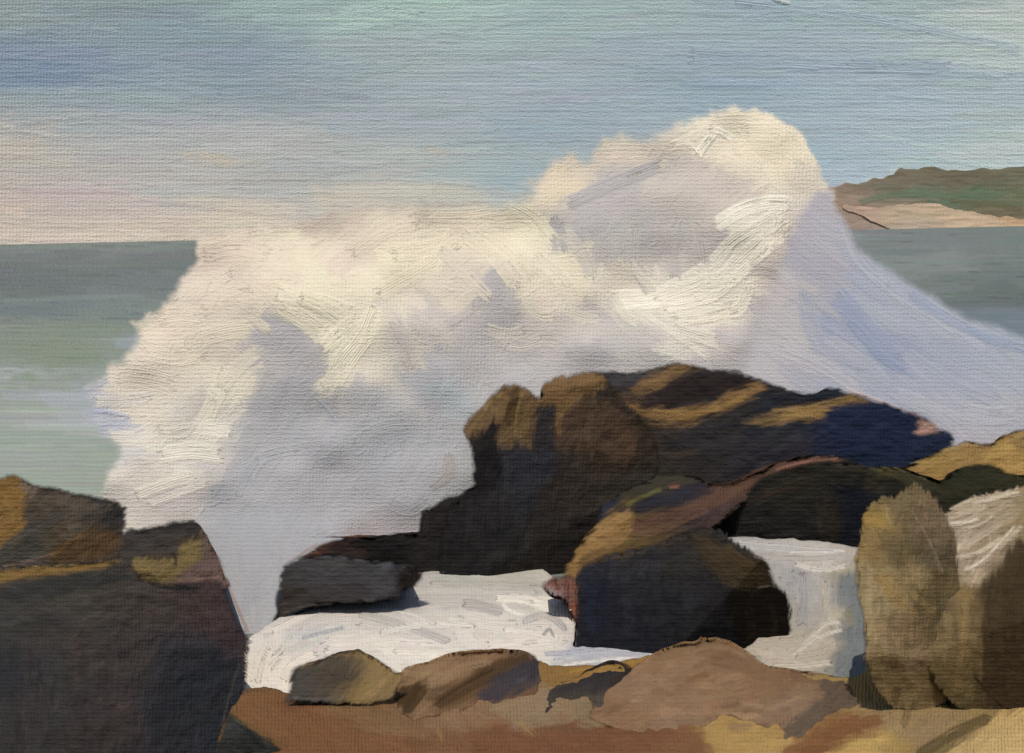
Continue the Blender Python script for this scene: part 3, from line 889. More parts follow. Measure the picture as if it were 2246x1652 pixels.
def paint_veil(cv):
    cv.points([(1800, 440, 'aba6ad'), (1850, 500, 'a9a6ae'), (1900, 620, '9ea3b1'), (1800, 600, 'a29fa9'), (1850, 700, '9299ac'), (1960, 690, 'a2a6b1'), (1950, 760, '9299ad'), (2060, 770, '9a9fae'), (2100, 710, 'a4a8b2'),
               (2200, 760, '9ca2af'), (1750, 700, 'b2adae'), (1700, 780, 'b3aeb0'), (1800, 780, 'a5a4ae'), (1900, 830, 'a0a3af'), (2050, 850, 'a0a4b0'), (2200, 900, 'a6a7af'), (2100, 940, 'a8a6ae'), (2246, 830, 'a1a5ae'),
               (1720, 640, 'b4aeae'), (1780, 660, 'a4a2aa')], 26, 20, 2.4)
    cv.ang[:] = math.radians(-38)
    cv.auto(1.5, (30, 80), (5, 11), jit=.025, op=.7, h=.15, angjit=7, amp=.35, bend=.15, hue=.012)
    for p, w, c in [([(1830, 640), (1900, 720), (1980, 800)], 50, '8f98af'), ([(1760, 640), (1800, 760), (1900, 830)], 44, '9da0ad'), ([(1900, 580), (2000, 660), (2120, 730)], 44, 'a5a9b3'),
                    ([(2000, 760), (2100, 830), (2200, 880)], 46, '9ca1af'), ([(1990, 640), (2120, 720), (2260, 770)], 26, '8e99af'), ([(1850, 480), (1880, 560), (1960, 640)], 34, 'a7a9b3'),
                    ([(2100, 900), (2180, 915), (2260, 900)], 44, 'a9aab2'), ([(1950, 860), (2050, 900), (2110, 940)], 36, 'a7a8b0'), ([(1700, 760), (1800, 800), (1900, 860)], 36, 'b2aeb2'),
                    ([(1860, 700), (1930, 780), (1990, 820)], 22, '8792ac'), ([(1850, 855), (1900, 868), (1990, 905)], 10, 'b6a4a2')]:
        cv.stroke(p, w, c, op=.65, h=.3, dry=.4, amp=.5)


body('falling_spray', [(1760, 430), (1790, 410), (1832, 412), (1842, 455), (1872, 500), (1900, 545), (1960, 588), (2050, 640), (2130, 688), (2246, 725), (2420, 790), (2420, 1010), (2246, 1000), (2000, 1000), (1700, 950), (1560, 860), (1600, 700), (1680, 560)],
     14.15, paint_veil, '9fa3af', gain=G_V * 0.76, tilt=0.2, nf=0, thick=1.2, rough=3, rim=0, lump=0, seed=33, mat=M_VEIL, parent=wave, tension=.5,
     density=lambda cv, sd: smooth((sd + (fbm(cv.X / 14, cv.Y / 10) - .5) * 6) / (11 + 30 * smooth((860 - cv.X - .2 * cv.Y) / 40))))


GRADE = (0.78, 0.99, (0.008, 0.002, -0.012))


def paint_tongue(cv):
    cv.points([(470, 1100, '9b9ea6'), (520, 1180, '989ba4'), (560, 1220, '979aa4'), (640, 1180, '9a9ca5'), (560, 1300, '9497a1'), (570, 1380, 'a0a2a7'), (700, 1150, '9c9ea6'), (540, 1290, '9a9ca4'), (600, 1260, '9a9ba4')], 24, 24)
    cv.ang[:] = math.radians(80)
    cv.auto(1.5, (18, 40), (5, 10), jit=.025, op=.7, h=.2, angjit=12, amp=.35, hue=.01)
    cv.stroke([(430, 1150), (480, 1240), (520, 1330), (545, 1390)], 9, '8f6a5a', op=.6, h=.2, dry=.6)
    cv.stroke([(700, 1190), (660, 1215), (625, 1240)], 8, '8a6254', op=.5, h=.2, dry=.6)


body('spray_tongue', [(430, 1120), (600, 1090), (760, 1120), (760, 1180), (700, 1200), (640, 1250), (612, 1300), (608, 1350), (585, 1400), (565, 1425), (545, 1420), (500, 1370), (420, 1290), (380, 1180)],
     13, paint_tongue, '9a9da5', gain=G_V * 0.78, flat=lambda a, b: 11.15 + np.clip(b + .365, -.02, .2) * 5.0, thick=.5, rough=2, rim=0, lump=0, seed=34, mat=M_VEIL, parent=wave,
     density=lambda cv, sd: smooth(sd / np.where(cv.Y < 1180 * K, 22.0, 4.0)))


GRADE = (0.82, 1.03, (0, 0, 0))
# ------------------------------------------------------------------ water between the rocks
def paint_pool(cv):
    cv.points([(560, 1480, 'd3c8b8'), (600, 1400, 'ccc4ba'), (700, 1340, 'bab4ae'), (800, 1330, 'bdb7b0'), (900, 1300, 'a9a49f'), (1000, 1290, 'aaa69f'), (1150, 1295, 'aaa79c'), (1200, 1330, 'cdc6ba'), (1230, 1390, 'c4bdb4'),
               (1100, 1340, 'c7c0b5'), (1000, 1400, 'cbc4b8'), (900, 1420, 'd2cabd'), (750, 1400, 'c8c0b6'), (620, 1500, 'd8cebe'), (1150, 1410, 'cbc3b8'), (1300, 1440, 'a8a8ae'), (1400, 1430, 'a5a5ac'), (660, 1390, 'b9b5b1')], 26, 14)
    cv.dirs([(600, 1450, 50), (650, 1380, 25), (800, 1350, 8), (900, 1370, -25), (1000, 1300, 0), (1100, 1350, 5), (1000, 1420, 5), (1200, 1350, -20), (1200, 1430, 5), (1350, 1440, 0)], 50)
    cv.auto(1.6, (14, 34), (4, 9), jit=.05, op=.8, h=.15, angjit=12, amp=.5, bend=.2)
    for p, w, c in [([(640, 1370), (760, 1345), (900, 1350)], 40, 'c0b9b0'), ([(900, 1310), (1020, 1310), (1180, 1320)], 44, 'b6b0a7'), ([(700, 1420), (850, 1400), (1000, 1410)], 46, 'cfc7ba'),
                    ([(1000, 1350), (1100, 1370), (1240, 1370)], 46, 'c9c1b5'), ([(780, 1360), (900, 1385), (1020, 1390)], 34, 'b9b3aa'), ([(560, 1540), (570, 1480), (620, 1410)], 50, 'd8cebe'),
                    ([(1060, 1420), (1160, 1410), (1250, 1400)], 36, 'd2c9bc')]:
        cv.stroke(p, w, c, op=.6, h=.2, dry=.35, jit=.06, amp=.8)
    for p, w, c in [([(780, 1345), (880, 1370), (990, 1410)], 20, 'aba69f'), ([(640, 1345), (700, 1330), (760, 1330)], 14, 'c9c3b8'), ([(590, 1390), (650, 1360), (710, 1330)], 22, 'd0c8bc'),
                    ([(1010, 1325), (1050, 1330), (1110, 1345)], 26, 'a29d97'), ([(1080, 1310), (1150, 1315), (1230, 1340)], 24, 'dbd4c6'), ([(880, 1320), (885, 1295), (900, 1285)], 20, '9b9895'),
                    ([(940, 1280), (1060, 1278), (1190, 1285)], 16, 'a9a59b'), ([(900, 1300), (1000, 1296), (1180, 1300)], 14, 'b3aea5'), ([(830, 1390), (930, 1370), (1050, 1375)], 18, 'd0c9be'),
                    ([(800, 1330), (900, 1345), (960, 1370)], 12, 'c2bcb4'), ([(1140, 1365), (1200, 1350), (1245, 1385)], 18, 'a3a09d'), ([(1100, 1380), (1180, 1390), (1230, 1400)], 16, 'cfc8bc'),
                    ([(560, 1500), (570, 1450), (590, 1410)], 26, 'd6ccbc'), ([(620, 1500), (640, 1460), (700, 1430)], 24, 'd4cabb'), ([(660, 1400), (720, 1385), (760, 1375)], 10, '9ba0a6'),
                    ([(860, 1430), (950, 1430), (1050, 1430)], 20, 'd6cebf'), ([(1210, 1445), (1300, 1425), (1430, 1430)], 14, 'a9a9b2'), ([(1230, 1460), (1320, 1448), (1430, 1440)], 8, 'd6d0c6'),
                    ([(1190, 1435), (1280, 1428), (1360, 1415)], 12, '9a9ba6'), ([(1100, 1322), (1120, 1340), (1150, 1350)], 9, 'e0dacb'), ([(1190, 1395), (1205, 1380), (1215, 1400)], 8, '8b8783')]:
        cv.stroke(p, w, c, op=.8, h=.4, dry=.25, jit=.09, amp=1.1)


def on_level(z):
    return lambda a, b: (EYE - z) / np.maximum(-b, .02)


body('pool_foam', [(500, 1580), (520, 1440), (550, 1400), (590, 1368), (640, 1340), (700, 1325), (860, 1300), (890, 1262), (1000, 1248), (1190, 1250), (1225, 1295), (1255, 1330), (1262, 1400), (1262, 1418), (1350, 1412), (1440, 1422), (1440, 1440), (1400, 1490),
                   (1250, 1530), (900, 1560), (640, 1580)], 11, paint_pool, 'c8c0b5', gain=G_H * 1.16, flat=on_level(.09), thick=0, rough=3, rim=2, lump=.06, seed=41, mat=M_FOAM, kind='stuff')


def paint_channel(cv):
    cv.points([(1620, 1195, 'a8a29c'), (1750, 1205, 'b3ada5'), (1840, 1215, 'b0a79b'), (1800, 1240, 'c0b8aa'), (1780, 1290, 'aaa69f'), (1860, 1290, '77776f'), (1880, 1340, '74786f'), (1800, 1340, 'a8a094'), (1830, 1360, 'b3a68f'), (1870, 1400, '757a78'),
               (1780, 1420, 'b8aa95'), (1850, 1440, '8b8878'), (1720, 1455, 'bdb09c'), (1880, 1470, '7e8482'), (1760, 1270, 'a09c9a'), (1850, 1260, 'aa9d83'), (1880, 1350, '8a8068')], 20, 16)
    cv.dirs([(1700, 1200, 0), (1800, 1300, 85), (1860, 1350, 85), (1780, 1430, 30), (1720, 1455, 0)], 30)
    cv.auto(1.6, (12, 28), (4, 8), jit=.05, op=.75, h=.3, angjit=12, amp=1.0)
    for p, w, c in [([(1590, 1190), (1700, 1200), (1850, 1212)], 20, 'b9b4ae'), ([(1640, 1220), (1760, 1225), (1860, 1220)], 14, 'b0a9a0'), ([(1740, 1235), (1800, 1250), (1860, 1240)], 14, 'cbc4b6'),
                    ([(1730, 1210), (1790, 1212), (1855, 1207)], 7, 'd8d2c6'), ([(1760, 1250), (1765, 1320), (1755, 1380)], 26, 'a5a19e'), ([(1810, 1270), (1812, 1330), (1830, 1370)], 16, 'bdb39f'),
                    ([(1760, 1420), (1810, 1370), (1850, 1365)], 14, 'd0c6b4'), ([(1740, 1440), (1790, 1400), (1850, 1380)], 10, 'd6ccba'), ([(1690, 1462), (1750, 1460), (1830, 1452)], 16, 'cabda8'),
                    ([(1740, 1440), (1800, 1430), (1840, 1410)], 16, 'b9ab94')]:
        cv.stroke(p, w, c, op=.85, h=.6 * min(1, 14 / w), dry=.2, jit=.08, amp=1.3)


_pc = paint_channel


def paint_channel(cv):
    _pc(cv)
    cv.patch([(1845, 1270), (1920, 1250), (1920, 1510), (1840, 1500), (1835, 1440), (1862, 1400), (1870, 1350), (1835, 1320)], '73797a', 85, soft=4, rough=4, op=.8)


body('channel_foam', [(1540, 1195), (1600, 1178), (1700, 1180), (1780, 1186), (1870, 1200), (1960, 1230), (1960, 1500), (1900, 1520), (1760, 1520), (1640, 1480), (1620, 1430), (1660, 1400), (1670, 1300), (1640, 1240), (1590, 1225)],
     11, paint_channel, 'a8a196', gain=G_C, flat=lambda a, b: 9.75 + (b + .398) * 18, thick=.3, ext=(0, .2, -1), shrink=1, rough=3, rim=2, lump=.08, seed=42, mat=M_FOAM, kind='stuff')

# ------------------------------------------------------------------ the rocks
CENTRE = 'dark rocks of the middle outcrop'
LEFT = 'dark rocks at the left edge'
RIGHT = 'rocks at the right edge'
FRONT = 'stones lying on the brown ledge'


def rock(outline, d0, paint, base, label, group, gain=G_V * .9, name='boulder', cat='rock', **kw):
    o = body(name, outline, d0, paint, base, gain=gain, label=label, cat=cat, group=group, **kw)
    if kw.get('swell'):
        o.data.materials[0] = M_STONE
    return o


def mixed(pts=None, patches=(), strokes=(), ang=0, dirs=None, c1=1.3, c2=.6, jit=.15, h=.25, sx=26, sy=20):
    def f(cv):
        if pts:
            cv.points(pts, sx, sy, 2.2)
        cv.ang[:] = math.radians(ang)
        if dirs:
            cv.dirs(dirs, 40)
        keepang = cv.ang.copy()
        cv.auto(c1 * .8, (14, 36), (6, 11), jit=jit, op=.6, h=h, angjit=12, amp=.4, hue=.03)
        for p in patches:
            cv.patch(*p[:2], ang=(p[2] if len(p) > 2 else None), soft=3.5, rough=4, op=.9)
        cv.auto(c1 * .45, (10, 24), (3, 6), jit=jit, op=.5, h=h, angjit=12, amp=.5, hue=.03, dry=.35)
        for s in strokes:
            cv.stroke(s[0], s[1], s[2], op=s[3] if len(s) > 3 else .8, h=s[4] if len(s) > 4 else .4, dry=.35, jit=.10, amp=.7)
        cv.auto(c2, (10, 26), (1.8, 3.5), jit=jit * 1.3, op=.45, h=h, angjit=14, amp=.6, hue=.04, dry=.4)
    return f


# left edge
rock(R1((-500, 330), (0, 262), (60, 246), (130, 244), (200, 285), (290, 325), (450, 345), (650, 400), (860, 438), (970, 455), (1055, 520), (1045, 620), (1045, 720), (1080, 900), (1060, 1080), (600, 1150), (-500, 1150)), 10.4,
     mixed([(100, 1080, '4a4035'), (200, 1100, '463d34'), (265, 1130, '322d29'), (150, 1180, '4c4234'), (250, 1190, '40352d'), (30, 1190, '3f3b35')],
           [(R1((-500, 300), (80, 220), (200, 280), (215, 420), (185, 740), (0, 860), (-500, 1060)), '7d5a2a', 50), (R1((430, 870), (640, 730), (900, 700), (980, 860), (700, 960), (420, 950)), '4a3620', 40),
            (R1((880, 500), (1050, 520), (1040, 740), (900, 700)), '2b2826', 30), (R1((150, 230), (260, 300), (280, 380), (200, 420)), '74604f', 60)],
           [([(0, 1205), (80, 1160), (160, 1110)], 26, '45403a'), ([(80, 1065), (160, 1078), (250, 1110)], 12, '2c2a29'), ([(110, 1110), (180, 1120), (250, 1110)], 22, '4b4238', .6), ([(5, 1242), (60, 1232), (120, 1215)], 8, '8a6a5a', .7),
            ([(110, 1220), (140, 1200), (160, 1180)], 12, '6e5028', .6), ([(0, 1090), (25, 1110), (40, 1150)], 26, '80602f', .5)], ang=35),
     '453c33', 'split rock with ochre left side and grey brown top, beside the green sea', LEFT, seed=51, tilt=.25, thick=1.6)
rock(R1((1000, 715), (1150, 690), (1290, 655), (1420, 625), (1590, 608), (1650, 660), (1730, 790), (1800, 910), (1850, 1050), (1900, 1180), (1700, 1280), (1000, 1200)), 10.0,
     mixed([(300, 1170, '35302d'), (400, 1160, '2c2827'), (330, 1210, '38322e'), (430, 1210, '5f5030'), (470, 1250, '5d4845')],
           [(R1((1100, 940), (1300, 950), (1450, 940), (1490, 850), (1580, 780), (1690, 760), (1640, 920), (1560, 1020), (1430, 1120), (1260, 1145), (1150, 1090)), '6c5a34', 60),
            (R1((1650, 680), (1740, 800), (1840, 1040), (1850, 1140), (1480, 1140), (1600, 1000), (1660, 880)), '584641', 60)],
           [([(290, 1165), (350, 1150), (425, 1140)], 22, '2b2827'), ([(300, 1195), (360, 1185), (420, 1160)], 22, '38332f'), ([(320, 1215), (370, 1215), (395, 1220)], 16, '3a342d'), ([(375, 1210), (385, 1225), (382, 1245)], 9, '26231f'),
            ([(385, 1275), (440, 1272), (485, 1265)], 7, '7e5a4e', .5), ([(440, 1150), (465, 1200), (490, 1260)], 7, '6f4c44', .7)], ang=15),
     '38322e', 'wedge of rock with dark slanting top, ochre notch and mauve side', LEFT, seed=52, tilt=.2, thick=1.4)
rock(R1((-500, 1080), (0, 1020), (300, 990), (700, 965), (960, 945), (1090, 950), (1140, 1060), (1240, 1135), (1420, 1130), (1600, 1130), (1720, 1110), (1830, 1120), (1890, 1280), (1960, 1450), (2050, 1600)) +
     [(548, 1450), (545, 1500), (532, 1560), (510, 1620), (495, 1700), (480, 1950), (-150, 1950)], 8.0,
     mixed([(50, 1300, '34312e'), (200, 1310, '3a342e'), (350, 1330, '3a322e'), (480, 1330, '392d2b'), (520, 1400, '33292a'), (100, 1400, '332f2d'), (250, 1430, '362f2d'), (400, 1450, '2b2a2d'), (470, 1480, '20232b'), (100, 1550, '302c2b'),
            (250, 1580, '332b2a'), (380, 1580, '25262b'), (30, 1480, '29292b'), (480, 1560, '23262c')],
           [(R1((-500, 1100), (0, 1025), (500, 985), (960, 950), (960, 975), (760, 1035), (400, 1090), (200, 1130), (-100, 1180), (-500, 1240)), '705428', 8), (R1((0, 1200), (300, 1120), (700, 1060), (1080, 1060), (1120, 1110), (900, 1180), (400, 1240), (100, 1300)), '2c2b29', 8),
            (R1((1260, 1140), (1480, 1140), (1620, 1165), (1600, 1210), (1420, 1190)), '211f20', -10), (QC((800, 1180), (1000, 1230), (1060, 1300), (980, 1450), (700, 1620), (680, 1500), (720, 1300)), '232428', 70)],
           [([(490, 1255), (510, 1310), (545, 1390)], 6, '6a4638', .5), ([(482, 1640), (500, 1540), (528, 1452)], 6, '504b40', .3), ([(470, 1660), (495, 1560), (515, 1500)], 3, '575244', .3), ([(490, 1445), (520, 1440), (545, 1440)], 3, '564f48', .3),
            ([(60, 1400), (65, 1480), (60, 1560)], 30, '38302e', .4), ([(160, 1380), (165, 1450), (160, 1520)], 26, '40352f', .4), ([(250, 1400), (250, 1480), (240, 1580)], 26, '352d2d', .4), ([(20, 1242), (120, 1235), (240, 1222)], 12, '7e602c', .6),
            ([(540, 1400), (545, 1450), (535, 1520)], 7, '5a4234', .5)], dirs=[(100, 1300, 5), (350, 1310, -5), (480, 1320, -65), (100, 1500, 85), (300, 1500, 80), (450, 1500, 65)]),
     '34302d', 'large dark brown block with a thin ochre shelf on top, left of the foam', LEFT, seed=53, tilt=.12, thick=2.6, spread=.22, shrink=.9)
rock([(485, 1600), (500, 1560), (520, 1568), (560, 1600), (610, 1630), (660, 1655), (740, 1710), (760, 1950), (420, 1950), (450, 1700)], 6.5,
     mixed([(500, 1620, '2b2d2c'), (560, 1640, '262826')], [], [([(505, 1570), (570, 1610), (650, 1655)], 8, '4a4630', .5)], ang=-30), '282a2a',
     'low blue black wedge of rock in the bottom left, beside the rust brown ledge', LEFT, seed=54, tilt=.5, thick=.5, nf=4)

# middle outcrop
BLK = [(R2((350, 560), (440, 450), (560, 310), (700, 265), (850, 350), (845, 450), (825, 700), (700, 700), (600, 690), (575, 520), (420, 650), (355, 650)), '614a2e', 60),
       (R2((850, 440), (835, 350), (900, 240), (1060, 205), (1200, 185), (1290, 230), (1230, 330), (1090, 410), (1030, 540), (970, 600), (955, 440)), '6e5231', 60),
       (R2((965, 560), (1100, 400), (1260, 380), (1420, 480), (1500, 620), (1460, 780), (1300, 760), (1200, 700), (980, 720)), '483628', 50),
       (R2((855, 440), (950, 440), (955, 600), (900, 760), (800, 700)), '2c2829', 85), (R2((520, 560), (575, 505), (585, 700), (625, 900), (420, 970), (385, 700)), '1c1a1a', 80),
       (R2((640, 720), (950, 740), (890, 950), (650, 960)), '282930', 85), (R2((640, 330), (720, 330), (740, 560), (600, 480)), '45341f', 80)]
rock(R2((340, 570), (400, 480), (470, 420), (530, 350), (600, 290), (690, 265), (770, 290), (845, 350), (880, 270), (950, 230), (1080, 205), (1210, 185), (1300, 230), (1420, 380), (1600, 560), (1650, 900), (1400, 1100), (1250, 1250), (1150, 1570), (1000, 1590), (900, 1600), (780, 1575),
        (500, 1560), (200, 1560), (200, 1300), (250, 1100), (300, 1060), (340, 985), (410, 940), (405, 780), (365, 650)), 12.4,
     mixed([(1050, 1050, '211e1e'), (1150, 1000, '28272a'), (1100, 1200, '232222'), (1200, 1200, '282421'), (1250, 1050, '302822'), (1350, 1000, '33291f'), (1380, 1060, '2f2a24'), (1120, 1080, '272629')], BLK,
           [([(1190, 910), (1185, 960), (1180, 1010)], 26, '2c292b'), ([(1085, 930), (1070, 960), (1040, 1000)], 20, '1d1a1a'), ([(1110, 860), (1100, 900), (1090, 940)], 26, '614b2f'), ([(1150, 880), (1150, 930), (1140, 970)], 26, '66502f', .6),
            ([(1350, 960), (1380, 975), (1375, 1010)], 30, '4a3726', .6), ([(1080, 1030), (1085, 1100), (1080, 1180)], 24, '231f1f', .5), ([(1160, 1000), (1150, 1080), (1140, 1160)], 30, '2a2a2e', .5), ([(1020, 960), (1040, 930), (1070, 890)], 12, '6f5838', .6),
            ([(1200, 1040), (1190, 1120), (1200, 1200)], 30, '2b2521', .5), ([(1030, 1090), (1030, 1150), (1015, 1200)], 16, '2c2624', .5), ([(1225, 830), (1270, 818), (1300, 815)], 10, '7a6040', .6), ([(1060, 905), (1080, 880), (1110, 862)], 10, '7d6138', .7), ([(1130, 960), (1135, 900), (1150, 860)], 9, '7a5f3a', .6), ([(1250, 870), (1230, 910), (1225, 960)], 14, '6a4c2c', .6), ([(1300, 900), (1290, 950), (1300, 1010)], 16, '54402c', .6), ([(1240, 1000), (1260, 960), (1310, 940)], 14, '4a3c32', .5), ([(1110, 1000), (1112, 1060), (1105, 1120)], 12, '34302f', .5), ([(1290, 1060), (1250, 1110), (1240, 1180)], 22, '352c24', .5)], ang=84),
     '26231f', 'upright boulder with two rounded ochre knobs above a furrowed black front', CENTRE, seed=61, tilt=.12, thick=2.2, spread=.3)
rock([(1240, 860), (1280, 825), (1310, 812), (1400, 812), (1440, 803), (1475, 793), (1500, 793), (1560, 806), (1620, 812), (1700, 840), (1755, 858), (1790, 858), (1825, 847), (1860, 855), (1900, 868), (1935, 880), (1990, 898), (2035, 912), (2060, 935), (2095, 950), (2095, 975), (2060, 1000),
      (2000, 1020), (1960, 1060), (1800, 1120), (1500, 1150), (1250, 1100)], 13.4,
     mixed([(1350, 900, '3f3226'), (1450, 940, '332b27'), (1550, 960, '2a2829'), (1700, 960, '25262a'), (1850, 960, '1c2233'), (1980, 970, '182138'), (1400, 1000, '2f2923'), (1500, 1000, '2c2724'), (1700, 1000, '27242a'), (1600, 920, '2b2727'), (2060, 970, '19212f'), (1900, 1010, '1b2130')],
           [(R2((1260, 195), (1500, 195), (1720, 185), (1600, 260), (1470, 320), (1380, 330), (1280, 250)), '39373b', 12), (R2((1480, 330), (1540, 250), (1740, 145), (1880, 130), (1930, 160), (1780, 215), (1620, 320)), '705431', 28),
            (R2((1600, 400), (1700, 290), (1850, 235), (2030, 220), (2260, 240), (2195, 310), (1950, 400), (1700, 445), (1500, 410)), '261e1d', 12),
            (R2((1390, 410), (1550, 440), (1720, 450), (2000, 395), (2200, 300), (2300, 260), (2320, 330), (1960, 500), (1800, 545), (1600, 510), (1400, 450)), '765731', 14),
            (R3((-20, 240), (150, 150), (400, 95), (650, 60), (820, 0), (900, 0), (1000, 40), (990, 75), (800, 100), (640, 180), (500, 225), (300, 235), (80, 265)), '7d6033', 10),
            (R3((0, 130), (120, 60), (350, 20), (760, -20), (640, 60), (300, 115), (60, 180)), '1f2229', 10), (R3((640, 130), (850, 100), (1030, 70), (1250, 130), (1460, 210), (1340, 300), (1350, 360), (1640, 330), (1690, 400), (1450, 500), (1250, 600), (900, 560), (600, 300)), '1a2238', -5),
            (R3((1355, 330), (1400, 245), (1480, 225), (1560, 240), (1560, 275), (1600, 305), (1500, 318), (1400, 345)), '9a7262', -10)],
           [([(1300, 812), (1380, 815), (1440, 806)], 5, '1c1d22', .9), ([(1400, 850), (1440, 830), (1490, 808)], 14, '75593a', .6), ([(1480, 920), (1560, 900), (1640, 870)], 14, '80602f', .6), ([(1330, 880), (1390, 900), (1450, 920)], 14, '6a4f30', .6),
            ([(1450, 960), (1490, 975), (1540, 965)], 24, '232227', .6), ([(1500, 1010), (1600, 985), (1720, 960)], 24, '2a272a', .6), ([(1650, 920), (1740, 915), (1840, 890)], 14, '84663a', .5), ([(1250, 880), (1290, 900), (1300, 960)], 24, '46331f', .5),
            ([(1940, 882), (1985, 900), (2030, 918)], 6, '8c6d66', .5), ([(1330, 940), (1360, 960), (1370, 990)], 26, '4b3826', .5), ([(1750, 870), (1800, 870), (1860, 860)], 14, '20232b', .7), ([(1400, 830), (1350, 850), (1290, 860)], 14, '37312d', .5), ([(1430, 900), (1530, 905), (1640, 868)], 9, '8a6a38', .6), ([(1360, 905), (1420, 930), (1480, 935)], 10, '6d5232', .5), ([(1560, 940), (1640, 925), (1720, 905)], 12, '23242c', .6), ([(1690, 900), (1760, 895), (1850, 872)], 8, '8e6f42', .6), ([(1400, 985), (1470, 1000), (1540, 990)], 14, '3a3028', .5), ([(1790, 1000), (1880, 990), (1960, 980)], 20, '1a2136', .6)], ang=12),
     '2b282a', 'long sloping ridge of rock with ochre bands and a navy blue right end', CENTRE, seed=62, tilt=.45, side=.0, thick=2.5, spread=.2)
rock([(1215, 1300), (1240, 1240), (1265, 1195), (1300, 1150), (1325, 1105), (1380, 1065), (1450, 1040), (1520, 1040), (1570, 1062), (1650, 1040), (1720, 1008), (1790, 994), (1850, 1000), (1890, 1018), (1850, 1020), (1770, 1030), (1700, 1056), (1650, 1096), (1600, 1130), (1550, 1172), (1420, 1240), (1290, 1300), (1240, 1320)], 11.85,
     mixed([(1400, 1050, '352f24'), (1480, 1050, '332e26'), (1550, 1100, '33292a'), (1650, 1080, '3f2e24'), (1750, 1040, '3a2c22'), (1820, 1030, '27251f'), (1700, 1110, '2c2723'), (1350, 1130, '4b3b22'), (1600, 1130, '40302a'), (1300, 1180, '5e4728')],
           [(R3((60, 620), (200, 530), (480, 475), (700, 485), (730, 530), (450, 590), (250, 640), (80, 700)), '4a342a', 12), (R2((1090, 1290), (1250, 1180), (1350, 1115), (1440, 1150), (1480, 1200), (1440, 1300), (1280, 1360), (1140, 1410), (1080, 1560), (1010, 1570), (1060, 1420)), '7d5d33', 32),
            (R2((1480, 1170), (1700, 1110), (1900, 1010), (1990, 890), (2250, 860), (2250, 960), (2100, 1060), (1900, 1130), (1700, 1190), (1480, 1280)), '4f362a', 18), (R2((1390, 1120), (1550, 1040), (1700, 980), (1900, 910), (1975, 960), (1900, 1040), (1700, 1090), (1500, 1145)), '232229', 18),
            (R2((1120, 1250), (1200, 1120), (1290, 1035), (1395, 1025), (1350, 1110), (1220, 1210)), '1f2433', 35), (R2((1300, 1010), (1450, 890), (1700, 840), (1860, 830), (1930, 900), (1750, 960), (1500, 1020)), '312d23', 10)],
           [([(1370, 1110), (1410, 1090), (1455, 1070)], 11, '56522a', .7), ([(1465, 1070), (1480, 1068), (1495, 1066)], 9, '7c4a3a', .7), ([(1700, 1030), (1770, 1012), (1850, 1005)], 6, '8a5a48', .6), ([(1280, 1190), (1340, 1150), (1390, 1120)], 20, '86663a', .6),
            ([(1255, 1290), (1262, 1240), (1280, 1200)], 12, '7a5a30', .8), ([(1400, 1180), (1480, 1150), (1560, 1110)], 20, '5b4030', .5), ([(1390, 1055), (1450, 1030), (1530, 1030)], 10, '474326', .5), ([(1400, 1110), (1450, 1095), (1520, 1075)], 14, '242530', .6),
            ([(1545, 1050), (1556, 1065), (1560, 1075)], 5, '8a5c48', .6)], ang=22),
     '362c25', 'slanting brown slab with a rusty ridge line and an ochre lower tip', CENTRE, seed=63, tilt=.4, thick=.7, spread=.25)
rock([(1530, 1150), (1590, 1105), (1630, 1075), (1680, 1040), (1760, 1016), (1820, 1010), (1880, 1012), (1930, 1035), (1990, 1060), (1960, 1140), (1905, 1180), (1890, 1215), (1840, 1205), (1770, 1198), (1740, 1190), (1640, 1190), (1560, 1190), (1500, 1200)], 11.6,
     mixed([(1650, 1130, '24221f'), (1750, 1080, '27241d'), (1800, 1130, '201f1d'), (1880, 1100, '1b1d24'), (1700, 1170, '23211e'), (1900, 1050, '302c20')],
           [(R3((860, 680), (920, 700), (915, 1000), (850, 1180), (800, 1280), (700, 1200), (840, 900)), '191b24', 80), (R3((560, 880), (720, 850), (740, 1150), (580, 1180)), '2c261f', 85)],
           [([(1660, 1100), (1760, 1060), (1860, 1050)], 24, '2a271e', .6), ([(1620, 1160), (1720, 1150), (1800, 1160)], 24, '201e1c', .6), ([(1600, 1110), (1700, 1080), (1760, 1060)], 14, '37291f', .5)], ang=6),
     '24221f', 'square black block hanging over the white channel, right of the slanting slab', CENTRE, seed=64, tilt=.1, thick=1.4)
